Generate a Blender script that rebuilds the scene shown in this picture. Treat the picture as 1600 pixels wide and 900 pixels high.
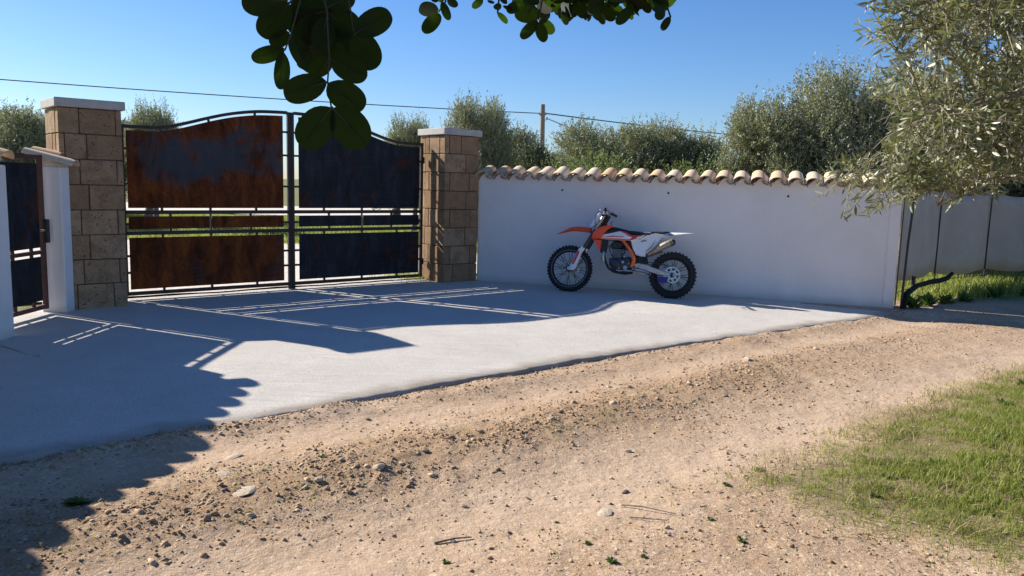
import bpy, bmesh, math, random
import numpy as np
from mathutils import Vector, Matrix
random.seed(7); rng = np.random.default_rng(11)
for o in list(bpy.data.objects): bpy.data.objects.remove(o)
scene = bpy.context.scene
COL = scene.collection
PI = math.pi
def R(d): return math.radians(d)

# ------------------------------------------------------------ camera
CAM_H = 1.56
PITCH, ROLL, FPX = 0.1278, 0.0255, 1260.0
F_ = np.array([0, math.cos(PITCH), -math.sin(PITCH)]); R0 = np.array([1.0, 0, 0]); U0 = np.cross(R0, F_)
CR = math.cos(ROLL)*R0 + math.sin(ROLL)*U0
CU = -math.sin(ROLL)*R0 + math.cos(ROLL)*U0
cam_data = bpy.data.cameras.new('camera'); cam = bpy.data.objects.new('camera', cam_data); COL.objects.link(cam)
cam.matrix_world = Matrix(((CR[0], CU[0], -F_[0], 0), (CR[1], CU[1], -F_[1], 0), (CR[2], CU[2], -F_[2], CAM_H), (0, 0, 0, 1)))
cam_data.sensor_width = 36; cam_data.lens = 36*FPX/1600
cam_data.clip_start = 0.05; cam_data.clip_end = 4000
scene.camera = cam

# ------------------------------------------------------------ sky, sun, exposure
SUN_AZ, SUN_EL = 297.0, 30.5           # azimuth clockwise from +Y
world = bpy.data.worlds.new('World'); scene.world = world; world.use_nodes = True
wn = world.node_tree.nodes; wl = world.node_tree.links
sky = wn.new('ShaderNodeTexSky'); sky.sky_type = 'NISHITA'; sky.sun_disc = False
sky.sun_elevation = R(SUN_EL); sky.sun_rotation = R(SUN_AZ)
sky.altitude = 0; sky.air_density = 1.0; sky.dust_density = 0.25; sky.ozone_density = 3.5
hsv = wn.new('ShaderNodeHueSaturation'); hsv.inputs['Saturation'].default_value = 1.18
tint = wn.new('ShaderNodeMix'); tint.data_type = 'RGBA'; tint.blend_type = 'MULTIPLY'; tint.inputs[0].default_value = 1.0; tint.inputs[7].default_value = (.92, 1.03, 1.29, 1)
wl.new(sky.outputs[0], hsv.inputs['Color']); wl.new(hsv.outputs[0], tint.inputs[6]); wl.new(tint.outputs[2], wn['Background'].inputs[0]); wn['Background'].inputs[1].default_value = 0.062
sd = bpy.data.lights.new('sun', 'SUN'); sd.energy = 5.0; sd.angle = R(0.53); sd.color = (1.0, 0.94, 0.84)
so = bpy.data.objects.new('sun', sd); COL.objects.link(so)
SV = Vector((math.sin(R(SUN_AZ))*math.cos(R(SUN_EL)), math.cos(R(SUN_AZ))*math.cos(R(SUN_EL)), math.sin(R(SUN_EL))))
so.rotation_euler = SV.to_track_quat('Z', 'Y').to_euler(); so.location = SV*60
scene.view_settings.view_transform = 'Standard'; scene.view_settings.look = 'None'
scene.view_settings.exposure = 0.85; scene.view_settings.gamma = 1.0; scene.view_settings.use_curve_mapping = False

# ------------------------------------------------------------ tagging
def tag(o, label=None, cat=None, group=None, kind=None):
    if label: o['label'] = label
    if cat: o['category'] = cat
    if group: o['group'] = group
    if kind: o['kind'] = kind
    return o
def empty(name, loc=(0, 0, 0), rz=0.0, **k):
    o = bpy.data.objects.new(name, None); COL.objects.link(o); o.location = loc; o.rotation_euler = (0, 0, rz)
    o.empty_display_size = 0.2
    return tag(o, **k)
def link(name, me, mat=None, parent=None, loc=None, rot=None, **k):
    o = bpy.data.objects.new(name, me); COL.objects.link(o)
    if mat and len(me.materials) == 0: me.materials.append(mat)
    if parent: o.parent = parent
    if loc is not None: o.location = loc
    if rot is not None: o.rotation_euler = rot
    return tag(o, **k)

# ------------------------------------------------------------ materials
def mat(name, build):
    m = bpy.data.materials.new(name); m.use_nodes = True
    nt = m.node_tree; N = nt.nodes; b = N['Principled BSDF']
    class H: pass
    h = H(); h.nt = nt; h.b = b
    def new(t, **kw):
        n = N.new(t)
        for k, v in kw.items(): setattr(n, k, v)
        return n
    def lk(a, c): nt.links.new(a, c)
    h.new, h.lk = new, lk
    def coord(scale=(1, 1, 1), obj=True, rot=(0, 0, 0)):
        if obj is True: s = new('ShaderNodeTexCoord').outputs['Object']
        else: s = new('ShaderNodeNewGeometry').outputs['Position']
        mp = new('ShaderNodeMapping'); mp.inputs['Scale'].default_value = scale; mp.inputs['Rotation'].default_value = rot
        lk(s, mp.inputs[0]); return mp.outputs[0]
    def noise(vec, sc, det=4, rough=.55, dist=0.0):
        n = new('ShaderNodeTexNoise'); n.inputs['Scale'].default_value = sc; n.inputs['Detail'].default_value = det
        n.inputs['Roughness'].default_value = rough; n.inputs['Distortion'].default_value = dist
        if vec is not None: lk(vec, n.inputs['Vector'])
        return n.outputs[0]
    def voro(vec, sc, feat='F1'):
        n = new('ShaderNodeTexVoronoi'); n.feature = feat; n.inputs['Scale'].default_value = sc; lk(vec, n.inputs['Vector']); return n.outputs[0]
    def ramp(fac, stops, interp='LINEAR'):
        n = new('ShaderNodeValToRGB'); cr = n.color_ramp; cr.interpolation = interp
        while len(cr.elements) > 1: cr.elements.remove(cr.elements[-1])
        for i, (p, c) in enumerate(stops):
            c = (c, c, c) if isinstance(c, (int, float)) else c
            e = cr.elements[0] if i == 0 else cr.elements.new(p)
            e.position = p; e.color = (*c, 1)
        lk(fac, n.inputs[0]); return n.outputs[0]
    def mix(f, a, c, mode='MIX'):
        n = new('ShaderNodeMix'); n.data_type = 'RGBA'; n.blend_type = mode
        for s, v in ((n.inputs[0], f), (n.inputs[6], a), (n.inputs[7], c)):
            if hasattr(v, 'is_linked'): lk(v, s)
            elif isinstance(v, (int, float)): s.default_value = v
            else: s.default_value = (*v, 1)
        return n.outputs[2]
    def mth(op, a, c=0.0, clamp=False):
        n = new('ShaderNodeMath'); n.operation = op; n.use_clamp = clamp
        for s, v in ((n.inputs[0], a), (n.inputs[1], c)):
            if hasattr(v, 'is_linked'): lk(v, s)
            else: s.default_value = v
        return n.outputs[0]
    def bump(hgt, strength=.5, dist=.01, prev=None):
        n = new('ShaderNodeBump'); n.inputs['Strength'].default_value = strength; n.inputs['Distance'].default_value = dist
        lk(hgt, n.inputs['Height'])
        if prev is not None: lk(prev, n.inputs['Normal'])
        return n.outputs[0]
    def attr(nm): return new('ShaderNodeAttribute', attribute_name=nm).outputs['Fac']
    def orand(): return new('ShaderNodeObjectInfo').outputs['Random']
    def irand(): return new('ShaderNodeNewGeometry').outputs['Random Per Island']
    def setc(c):
        if hasattr(c, 'is_linked'): lk(c, b.inputs['Base Color'])
        else: b.inputs['Base Color'].default_value = (*c, 1)
    def setn(n): lk(n, b.inputs['Normal'])
    def rough(r):
        if hasattr(r, 'is_linked'): lk(r, b.inputs['Roughness'])
        else: b.inputs['Roughness'].default_value = r
    h.__dict__.update(coord=coord, noise=noise, voro=voro, ramp=ramp, mix=mix, mth=mth, bump=bump, attr=attr, orand=orand, irand=irand, setc=setc, setn=setn, rough=rough)
    build(h)
    return m

def simple(name, col, rough=.5, metal=0.0, var=.12, sc=18, bumpd=0.0, coat=0.0, spec=.5):
    def f(h):
        v = h.coord(); n = h.noise(v, sc, 5)
        lo = tuple(c*(1-var) for c in col); hi = tuple(min(1, c*(1+var)) for c in col)
        h.setc(h.ramp(n, [(.3, lo), (.7, hi)])); 
        h.rough(h.ramp(n, [(.3, max(0, rough-.08)), (.7, min(1, rough+.08))]))
        h.b.inputs['Metallic'].default_value = metal; h.b.inputs['Coat Weight'].default_value = coat
        h.b.inputs['Specular IOR Level'].default_value = spec
        if bumpd: h.setn(h.bump(h.noise(v, sc*3, 4), .5, bumpd))
    return mat(name, f)

M = {}
def m_concrete(h):
    v = h.coord(obj=False)
    big = h.noise(v, .55, 4, .6, .4); mid = h.noise(v, 3.1, 5, .6); fine = h.noise(v, 70, 3, .7); peb = h.voro(v, 150)
    c = h.ramp(big, [(.32, (.62, .575, .515)), (.5, (.70, .65, .585)), (.68, (.75, .70, .635))])
    c = h.mix(h.ramp(mid, [(.35, .45), (.6, 0.0)]), c, (.58, .54, .485))
    c = h.mix(h.ramp(fine, [(.36, .7), (.56, 0.0)]), c, (.46, .42, .37)); f2 = h.noise(v, 190, 2, .6); c = h.mix(h.ramp(f2, [(.38, .6), (.5, 0.0)]), c, (.42, .38, .335)); c = h.mix(h.ramp(h.noise(h.coord((1, 4.5, 1), obj=False, rot=(0, 0, R(-39))), 1.0, 4), [(.5, 0.0), (.7, .35)]), c, (.60, .55, .49))
    e = h.mth('MULTIPLY', h.attr('edge'), h.ramp(mid, [(.3, .4), (.6, 1.0)]))
    c = h.mix(e, c, (.36, .30, .235))
    spots = h.ramp(h.voro(v, 2.6), [(.0, 1.0), (.022, 1.0), (.035, 0.0)])
    c = h.mix(h.mth('MULTIPLY', spots, .8), c, (.16, .14, .12))
    h.setc(c); h.rough(.9); h.b.inputs['Specular IOR Level'].default_value = .2
    hh = h.mth('SUBTRACT', h.mth('MULTIPLY', fine, .5), h.mth('MULTIPLY', peb, 1.1))
    st = h.bump(hh, .9, .0055)
    tw = h.noise(h.coord((1.2, 7.5, 1), obj=False, rot=(0, 0, R(-39))), 1.3, 4, .6, .3); h.setn(h.bump(tw, .5, .03, h.bump(mid, .3, .02, st)))
M['concrete'] = mat('poured_concrete', m_concrete)

def m_dirt(h):
    v = h.coord(obj=False)
    big = h.noise(v, .7, 5, .6, .5); mid = h.noise(v, 4.5, 6, .65); fine = h.noise(v, 60, 4, .7); vf = h.noise(v, 240, 2, .7)
    c = h.ramp(big, [(.3, (.37, .235, .14)), (.5, (.465, .318, .205)), (.7, (.54, .395, .275))])
    c = h.mix(h.ramp(mid, [(.35, .75), (.62, 0.0)]), c, (.34, .21, .115))
    c = h.mix(h.ramp(fine, [(.32, .7), (.5, 0.0)]), c, (.25, .165, .10))
    c = h.mix(h.ramp(vf, [(.50, 0.0), (.70, .65)]), c, (.60, .5, .37))
    for sc_, lo_, hi_ in ((95, .34, .9), (34, .40, .6)):
        n_ = h.new('ShaderNodeTexVoronoi'); n_.inputs['Scale'].default_value = sc_; h.lk(v, n_.inputs['Vector']); sp = h.new('ShaderNodeSeparateColor'); h.lk(n_.outputs['Color'], sp.inputs[0])
        core = h.ramp(n_.outputs[0], [(.25, 1.0), (.5, 0.0)])
        c = h.mix(h.mth('MULTIPLY', core, h.ramp(sp.outputs[0], [(.70, 0.0), (.85, hi_)])), c, (.66, .54, .40)); c = h.mix(h.mth('MULTIPLY', core, h.ramp(sp.outputs[1], [(.75, 0.0), (.9, lo_)])), c, (.20, .125, .07))
    c = h.mix(h.mth('MULTIPLY', h.attr('band'), .5), c, (.29, .185, .10))
    c = h.mix(h.mth('MULTIPLY', h.attr('track'), .5), c, (.56, .42, .30))
    c = h.mix(h.mth('MULTIPLY', h.attr('litter'), .75), c, h.mix(fine, (.11, .095, .035), (.24, .20, .09)))
    c = h.mix(h.mth('MULTIPLY', h.attr('field'), .9), c, h.ramp(mid, [(.35, (.10, .12, .035)), (.6, (.17, .19, .06))]))
    h.setc(c); h.rough(.95); h.b.inputs['Specular IOR Level'].default_value = .15
    gr = h.noise(v, 22, 5, .72, .3); amp = h.mth('ADD', h.mth('MULTIPLY', h.attr('band'), .7), .42)
    hh = h.mth('ADD', h.mth('MULTIPLY', mid, 1.2), h.mth('MULTIPLY', amp, h.mth('ADD', gr, h.mth('MULTIPLY', vf, .12))))
    h.setn(h.bump(hh, .9, .024))
M['dirt'] = mat('dry_dirt', m_dirt)

def m_rock(name, a, c_, d):
    def f(h):
        v = h.coord(obj=False); r = h.irand(); n = h.noise(v, 45, 4, .65)
        c = h.ramp(r, [(0, a), (.55, c_), (1, d)])
        c = h.mix(h.ramp(n, [(.35, .45), (.6, 0.0)]), c, tuple(x*.55 for x in a))
        h.setc(c); h.rough(.95); h.b.inputs['Specular IOR Level'].default_value = .15
        h.setn(h.bump(n, .8, .006))
    return mat(name, f)
M['pebble'] = m_rock('pebble_stone', (.27, .17, .095), (.43, .29, .175), (.62, .49, .345))
M['rock'] = m_rock('limestone_rock', (.44, .34, .24), (.50, .39, .28), (.54, .44, .33))
M['rock_dark'] = m_rock('brown_rock', (.22, .15, .10), (.28, .2, .13), (.3, .22, .15))
M['gravel_white'] = simple('pale_gravel', (.62, .56, .47), .95, var=.25, sc=9, bumpd=.02)

def m_plaster(h):
    v = h.coord(obj=False); big = h.noise(v, 1.1, 5, .6, .6); fine = h.noise(v, 130, 3, .6); st = h.noise(h.coord((3, 3, .5), obj=False), 1.5, 4)
    c = h.ramp(big, [(.3, (.74, .715, .675)), (.7, (.83, .805, .765))])
    c = h.mix(h.ramp(st, [(.5, 0.0), (.8, .15)]), c, (.68, .65, .60))
    z = h.new('ShaderNodeSeparateXYZ'); h.lk(h.new('ShaderNodeNewGeometry').outputs['Position'], z.inputs[0])
    zz = h.mth('ADD', z.outputs[2], h.mth('MULTIPLY', big, .12))
    c = h.mix(h.ramp(zz, [(.06, .55), (.17, 0.0)]), c, (.52, .45, .37))
    h.setc(c); h.rough(.9); h.b.inputs['Specular IOR Level'].default_value = .25
    h.setn(h.bump(h.noise(v, 9, 4), .25, .02, h.bump(fine, .45, .002)))
M['plaster'] = mat('white_plaster', m_plaster)
M['mortar'] = simple('pale_mortar', (.62, .54, .45), .95, var=.2, sc=14, bumpd=.004)
M['dark_mortar'] = simple('recessed_joint', (.09, .065, .045), .95, var=.2, sc=14)

def m_tuff(h):
    v = h.coord((1, 1, 1)); r = h.orand(); off = h.new('ShaderNodeVectorMath', operation='ADD')
    h.lk(v, off.inputs[0]); cmb = h.new('ShaderNodeCombineXYZ'); h.lk(h.mth('MULTIPLY', r, 17.0), cmb.inputs[0]); h.lk(h.mth('MULTIPLY', r, 31.0), cmb.inputs[1]); h.lk(cmb.outputs[0], off.inputs[1])
    v = off.outputs[0]
    n = h.noise(v, 7, 6, .65); f = h.noise(v, 60, 4, .7)
    c = h.ramp(r, [(0, (.30, .185, .10)), (.5, (.36, .23, .13)), (1, (.42, .285, .17))])
    c = h.mix(h.ramp(n, [(.34, .75), (.58, 0.0)]), c, (.20, .125, .07))
    c = h.mix(h.ramp(f, [(.55, 0.0), (.75, .5)]), c, (.56, .44, .31))
    vo = h.voro(v, 22); pit = h.mth('MULTIPLY', h.ramp(vo, [(.0, 1.0), (.10, 1.0), (.2, 0.0)]), h.ramp(h.noise(v, 9, 2), [(.40, 0.0), (.50, 1.0)]))
    vo2 = h.voro(v, 60); pit2 = h.mth('MULTIPLY', h.ramp(vo2, [(.0, 1.0), (.15, 1.0), (.25, 0.0)]), h.ramp(h.noise(v, 14, 2), [(.42, 0.0), (.52, 1.0)]))
    p = h.mth('MAXIMUM', pit, pit2)
    c = h.mix(h.mth('MULTIPLY', p, .9), c, (.07, .04, .022))
    h.setc(c); h.rough(.95); h.b.inputs['Specular IOR Level'].default_value = .15
    hh = h.mth('SUBTRACT', h.mth('ADD', h.mth('MULTIPLY', n, .5), h.mth('MULTIPLY', f, .3)), p)
    h.setn(h.bump(hh, .9, .012))
M['tuff'] = mat('tuff_stone', m_tuff)

def m_cap(h):
    v = h.coord(obj=False); n = h.noise(v, 5, 6, .65); f = h.noise(v, 90, 3)
    h.setc(h.mix(h.ramp(f, [(.35, .4), (.55, 0.0)]), h.ramp(n, [(.3, (.40, .375, .34)), (.7, (.56, .53, .485))]), (.25, .23, .2)))
    h.rough(.9); h.setn(h.bump(f, .5, .003))
M['cap'] = mat('cap_concrete', m_cap)

def m_tile(h):
    v = h.coord(obj=False); r = h.orand(); n = h.noise(v, 11, 5, .65); f = h.noise(v, 70, 3)
    c = h.ramp(r, [(0, (.66, .54, .38)), (.3, (.70, .55, .36)), (.55, (.66, .43, .23)), (.85, (.60, .36, .18)), (1, (.68, .50, .31))])
    c = h.mix(h.ramp(n, [(.35, .55), (.65, 0.0)]), c, (.60, .47, .34))
    c = h.mix(h.ramp(f, [(.6, 0.0), (.8, .6)]), c, (.8, .74, .64))
    h.setc(c); h.rough(.85); h.b.inputs['Specular IOR Level'].default_value = .2; h.setn(h.bump(f, .5, .003))
M['tile'] = mat('terracotta_tile', m_tile)
M['roof_tile'] = simple('red_roof_tile', (.42, .13, .07), .85, var=.3, sc=6, bumpd=.01)

def steel(name, bias, scratch=.8, patch=None):
    def f(h):
        v = h.coord(); n = h.noise(v, 1.6, 6, .62, .9); n2 = h.noise(h.coord((1, 1, .35)), 5.5, 6, .7, .5); fine = h.noise(v, 46, 4, .7)
        rust = h.ramp(n2, [(.3, (.022, .009, .005)), (.5, (.15, .040, .010)), (.70, (.31, .085, .017))])
        rust = h.mix(h.ramp(fine, [(.35, .6), (.6, 0.0)]), rust, (.045, .016, .010))
        scale = h.ramp(n2, [(.3, (.005, .006, .010)), (.5, (.012, .015, .022)), (.7, (.034, .037, .046))])
        wv = h.noise(h.coord((1.0, 1.0, 22), rot=(0, R(7), 0)), 1.6, 4, .7, 1.2)
        scale = h.mix(h.mth('MULTIPLY', h.ramp(wv, [(.50, 0.0), (.62, 1.0)]), scratch), scale, (.065, .068, .078))
        x = h.mth('ADD', n, h.mth('MULTIPLY', h.mth('SUBTRACT', n2, .5), .45))
        if patch:
            sep = h.new('ShaderNodeSeparateXYZ'); h.lk(h.new('ShaderNodeTexCoord').outputs['Object'], sep.inputs[0]); cx, cz, rx, rz = patch
            dx = h.mth('POWER', h.mth('DIVIDE', h.mth('SUBTRACT', sep.outputs[0], cx), rx), 2.0); dz = h.mth('POWER', h.mth('DIVIDE', h.mth('SUBTRACT', sep.outputs[2], cz), rz), 2.0)
            x = h.mth('ADD', x, h.mth('MULTIPLY', h.mth('SUBTRACT', 1.0, h.mth('MINIMUM', h.mth('ADD', dx, dz), 2.2)), .13))
            scale = h.mix(.75, scale, h.mix(n2, (.030, .033, .040), (.075, .078, .088)))
        msk = h.ramp(x, [(bias-.07, 1.0), (bias+.09, 0.0)])
        h.setc(h.mix(msk, scale, rust)); h.b.inputs['Metallic'].default_value = 0.0
        h.rough(h.ramp(msk, [(0, .42), (1, .8)])); h.b.inputs['Specular IOR Level'].default_value = .12
        h.setn(h.bump(fine, .35, .0015, h.bump(n2, .2, .01)))
    return mat(name, f)
M['steel_rust'] = steel('rusty_steel', .60)
M['steel_patch'] = steel('scraped_rusty_steel', .55, .35, (1.25, 1.88, .98, .42))
M['steel_rust_most'] = steel('mostly_rusted_steel', .66)
M['steel_blue'] = steel('mill_scale_steel', .35, .12)
M['gate_frame'] = simple('painted_gate_tube', (.042, .034, .030), .5, .6, var=.4, sc=9, bumpd=.001, spec=.4)
M['gate_frame_brown'] = simple('brown_gate_tube', (.10, .035, .022), .65, var=.35, sc=9, bumpd=.001)
M['black'] = simple('black_plastic', (.018, .018, .019), .45, var=.3)
M['rubber'] = simple('tyre_rubber', (.016, .016, .017), .8, var=.3, sc=30, bumpd=.001)
M['pipe'] = simple('weathered_black_pipe', (.010, .010, .010), .8, var=.4, spec=.2)
M['orange'] = simple('orange_plastic', (.95, .085, .010), .35, var=.05, coat=.3)
M['red'] = simple('red_graphic', (.60, .035, .025), .35, var=.08, coat=.3)
M['white'] = simple('white_plastic', (.82, .82, .82), .32, var=.03, coat=.3)
M['silver'] = simple('bare_aluminium', (.62, .62, .60), .32, 1.0, var=.12)
M['alu'] = simple('cast_aluminium', (.50, .49, .47), .45, .9, var=.2)
M['grey_metal'] = simple('grey_cylinder_fins', (.22, .22, .22), .5, .7, var=.25)
M['titan'] = simple('titanium_muffler', (.36, .31, .235), .5, .6, var=.15, sc=8)
M['dark_metal'] = simple('dark_engine_metal', (.07, .072, .078), .5, .7, var=.3)
M['seat'] = simple('black_seat_cover', (.02, .02, .021), .7, var=.2, bumpd=.001)
M['blue'] = simple('blue_guide', (.015, .025, .22), .4, var=.1)
M['fork_gold'] = simple('grey_fork_tube', (.42, .38, .29), .3, .9, var=.1)
M['frame_orange'] = simple('orange_frame_paint', (.85, .16, .03), .35, var=.06, coat=.4)
M['galv'] = simple('dark_rod', (.06, .055, .055), .6, .4, var=.3)
M['pole_wood'] = simple('weathered_pole', (.24, .2, .16), .9, var=.3, sc=5, bumpd=.01)
M['wire'] = simple('cable_black', (.02, .02, .022), .6)
M['whitewash'] = simple('house_wall', (.7, .66, .6), .9, var=.08, sc=2)
M['glass_dark'] = simple('dark_window', (.03, .035, .04), .1)

def m_cloth(h):
    v = h.coord(obj=False); n = h.noise(v, 2.2, 5, .6); w = h.noise(v, 160, 2)
    c = h.ramp(n, [(.3, (.25, .25, .24)), (.7, (.35, .345, .335))]); c = h.mix(h.ramp(w, [(.4, .3), (.6, 0)]), c, (.3, .3, .29))
    h.setc(c); h.rough(.9)
    tr = h.new('ShaderNodeBsdfTranslucent'); tr.inputs[0].default_value = (.55, .53, .48, 1)
    ms = h.new('ShaderNodeMixShader'); ms.inputs[0].default_value = .22
    out = h.nt.nodes['Material Output']; h.lk(h.b.outputs[0], ms.inputs[1]); h.lk(tr.outputs[0], ms.inputs[2]); h.lk(ms.outputs[0], out.inputs[0])
M['cloth'] = mat('grey_shade_cloth', m_cloth)

def leafmat(name, top, top2, under, trans=.3, tcol=(.12, .2, .03), rough=.5, obj=False, spec=.3):
    def f(h):
        r = h.orand() if obj else h.irand()
        c = h.ramp(r, [(0, top), (1, top2)])
        g = h.new('ShaderNodeNewGeometry').outputs['Backfacing']
        c = h.mix(g, c, h.mix(r, under, tuple(x*.7 for x in under)))
        h.setc(c); h.rough(rough); h.b.inputs['Specular IOR Level'].default_value = spec
        tr = h.new('ShaderNodeBsdfTranslucent'); tr.inputs[0].default_value = (*tcol, 1)
        ms = h.new('ShaderNodeMixShader'); ms.inputs[0].default_value = trans
        out = h.nt.nodes['Material Output']; h.lk(h.b.outputs[0], ms.inputs[1]); h.lk(tr.outputs[0], ms.inputs[2]); h.lk(ms.outputs[0], out.inputs[0])
    return mat(name, f)
M['olive_near'] = leafmat('olive_leaf', (.07, .09, .034), (.23, .24, .105), (.50, .50, .38), .25, (.24, .27, .08), .40, spec=.4)
M['olive_far'] = leafmat('olive_leaf_far', (.12, .135, .06), (.30, .30, .155), (.46, .46, .34), .28, (.25, .27, .10), .5)
M['olive_far2'] = leafmat('olive_leaf_dark', (.09, .105, .048), (.22, .23, .115), (.38, .385, .28), .25, (.10, .13, .045), .5)
M['shrub'] = leafmat('shrub_leaf', (.10, .14, .03), (.18, .2, .05), (.22, .24, .09), .3, (.2, .26, .05), .5)
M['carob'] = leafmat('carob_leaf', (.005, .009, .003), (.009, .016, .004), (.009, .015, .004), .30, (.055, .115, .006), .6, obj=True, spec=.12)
M['carob_vein'] = simple('carob_stalk', (.03, .032, .012), .7)
M['grass'] = leafmat('grass_blade', (.15, .20, .035), (.38, .38, .11), (.25, .29, .07), .4, (.36, .42, .07), .55)
M['grass_dry'] = leafmat('dry_grass', (.30, .22, .11), (.42, .33, .18), (.3, .23, .12), .2, (.3, .22, .1), .7)
M['weed'] = leafmat('weed_leaf', (.07, .10, .03), (.12, .16, .04), (.1, .17, .05), .3, (.15, .3, .04), .5)
M['bark'] = simple('olive_bark', (.19, .155, .115), .9, var=.35, sc=12, bumpd=.01)
M['twig'] = simple('thin_twig', (.20, .165, .11), .8, var=.3, sc=20)

# ------------------------------------------------------------ mesh builder
class MB:
    def __init__(s): s.v = []; s.f = []; s.m = []
    def add(s, vs, fs, mi=0):
        b = len(s.v); s.v += [tuple(map(float, p)) for p in vs]; s.f += [tuple(b+i for i in f) for f in fs]; s.m += [mi]*len(fs)
        return s
    def box(s, x0, x1, y0, y1, z0, z1, bev=0.0, mtx=None):
        bm = bmesh.new(); bmesh.ops.create_cube(bm, size=1)
        for v in bm.verts: v.co = Vector(((x0+x1)/2+v.co.x*(x1-x0), (y0+y1)/2+v.co.y*(y1-y0), (z0+z1)/2+v.co.z*(z1-z0)))
        if bev: bmesh.ops.bevel(bm, geom=list(bm.edges), offset=bev, segments=1, affect='EDGES')
        if mtx is not None: bm.transform(mtx)
        bm.verts.index_update(); s.add([v.co[:] for v in bm.verts], [[v.index for v in f.verts] for f in bm.faces]); bm.free(); return s
    def tube(s, path, r, n=8, caps=True, flat=1.0):
        P = [Vector(p) for p in path]; k = len(P); rs = r if isinstance(r, (list, tuple)) else [r]*k
        vs = []; up = None
        for i in range(k):
            t = (P[min(i+1, k-1)]-P[max(i-1, 0)]).normalized()
            if up is None:
                up = Vector((0, 0, 1)) if abs(t.z) < .9 else Vector((1, 0, 0))
            a = t.cross(up)
            if a.length < 1e-6: a = t.orthogonal()
            a.normalize(); b = a.cross(t).normalized(); up = b
            for j in range(n):
                q = 2*PI*j/n; vs.append(P[i]+(a*math.cos(q)+b*math.sin(q)*flat)*rs[i])
        fs = [[i*n+j, i*n+(j+1) % n, (i+1)*n+(j+1) % n, (i+1)*n+j] for i in range(k-1) for j in range(n)]
        if caps: fs += [list(range(n))[::-1], [(k-1)*n+j for j in range(n)]]
        return s.add(vs, fs)
    def lathe(s, prof, n=32, axis='y', c=(0, 0, 0), closed=False):
        # prof: (radius, along)
        vs = []
        for (r, a) in prof:
            for j in range(n):
                q = 2*PI*j/n; x, z = r*math.cos(q), r*math.sin(q)
                vs.append((c[0]+x, c[1]+a, c[2]+z) if axis == 'y' else (c[0]+x, c[1]+z, c[2]+a))
        k = len(prof); fs = []
        for i in range(k if closed else k-1):
            i2 = (i+1) % k
            for j in range(n): fs.append([i*n+j, i*n+(j+1) % n, i2*n+(j+1) % n, i2*n+j])
        return s.add(vs, fs)
    def prism(s, pts, rings):
        # pts: outline in (u, v) => x, z ; rings: (y, inset)
        A = sum(pts[i][0]*pts[(i+1) % len(pts)][1]-pts[(i+1) % len(pts)][0]*pts[i][1] for i in range(len(pts)))
        if A < 0: pts = pts[::-1]
        n = len(pts); nr = []
        for i in range(n):
            p0, p1, p2 = Vector(pts[i-1]), Vector(pts[i]), Vector(pts[(i+1) % n])
            a = (p1-p0).normalized(); b = (p2-p1).normalized(); m_ = Vector((-a.y-b.y, a.x+b.x))
            if m_.length < 1e-6: m_ = Vector((-a.y, a.x))
            m_.normalize(); d = max(.45, m_.dot(Vector((-a.y, a.x)))); nr.append(m_/d)
        vs = []
        for (y, ins) in rings:
            for i in range(n):
                p = Vector(pts[i])+nr[i]*ins; vs.append((p.x, y, p.y))
        fs = []
        for k in range(len(rings)-1):
            for i in range(n): fs.append([k*n+i, k*n+(i+1) % n, (k+1)*n+(i+1) % n, (k+1)*n+i])
        fs.append(list(range(n))[::-1]); fs.append([(len(rings)-1)*n+i for i in range(n)])
        return s.add(vs, fs)
    def mesh(s, name, mats, smooth=0):
        me = bpy.data.meshes.new(name); me.from_pydata(s.v, [], s.f)
        bm = bmesh.new(); bm.from_mesh(me); bmesh.ops.recalc_face_normals(bm, faces=bm.faces); bm.to_mesh(me); bm.free()
        for m_ in (mats if isinstance(mats, (list, tuple)) else [mats]): me.materials.append(m_)
        if max(s.m or [0]): me.polygons.foreach_set('material_index', s.m)
        if smooth:
            me.polygons.foreach_set('use_smooth', [True]*len(me.polygons)); me.set_sharp_from_angle(angle=R(smooth))
        me.update(); return me
    def build(s, name, m_, parent=None, smooth=0, **k):
        return link(name, s.mesh(name, m_, smooth), None, parent, **k)

def np_mesh(name, verts, faces, m_, smooth=False):
    verts = np.ascontiguousarray(verts, dtype=np.float32); faces = np.ascontiguousarray(faces, dtype=np.int32)
    me = bpy.data.meshes.new(name); nf, k = faces.shape
    me.vertices.add(len(verts)); me.vertices.foreach_set('co', verts.ravel())
    me.loops.add(nf*k); me.loops.foreach_set('vertex_index', faces.ravel())
    me.polygons.add(nf); me.polygons.foreach_set('loop_start', np.arange(0, nf*k, k, dtype=np.int32))
    try: me.polygons.foreach_set('loop_total', np.full(nf, k, dtype=np.int32))
    except Exception: pass
    if smooth: me.polygons.foreach_set('use_smooth', np.ones(nf, dtype=bool))
    me.update(calc_edges=True)
    if m_: me.materials.append(m_)
    return me
def set_attr(me, name, arr):
    a = me.attributes.new(name, 'FLOAT', 'POINT'); a.data.foreach_set('value', np.ascontiguousarray(arr, dtype=np.float32))

# ------------------------------------------------------------ noise + terrain height
_perm = np.random.default_rng(5).random((256, 256))
def vnoise(x, y):
    xi = np.floor(x).astype(int); yi = np.floor(y).astype(int); fx = x-xi; fy = y-yi
    fx = fx*fx*(3-2*fx); fy = fy*fy*(3-2*fy)
    g = lambda a, b: _perm[a & 255, b & 255]
    return (g(xi, yi)*(1-fx)+g(xi+1, yi)*fx)*(1-fy)+(g(xi, yi+1)*(1-fx)+g(xi+1, yi+1)*fx)*fy
def fbm(x, y, o=4):
    t = 0; a = .5; s = 0
    for i in range(o): t = t+a*vnoise(x+i*37.2, y+i*11.7); s += a; a *= .5; x = x*2.03; y = y*2.03
    return t/s
def sm(x, a, b):
    t = np.clip((x-a)/(b-a), 0, 1); return t*t*(3-2*t)

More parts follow.
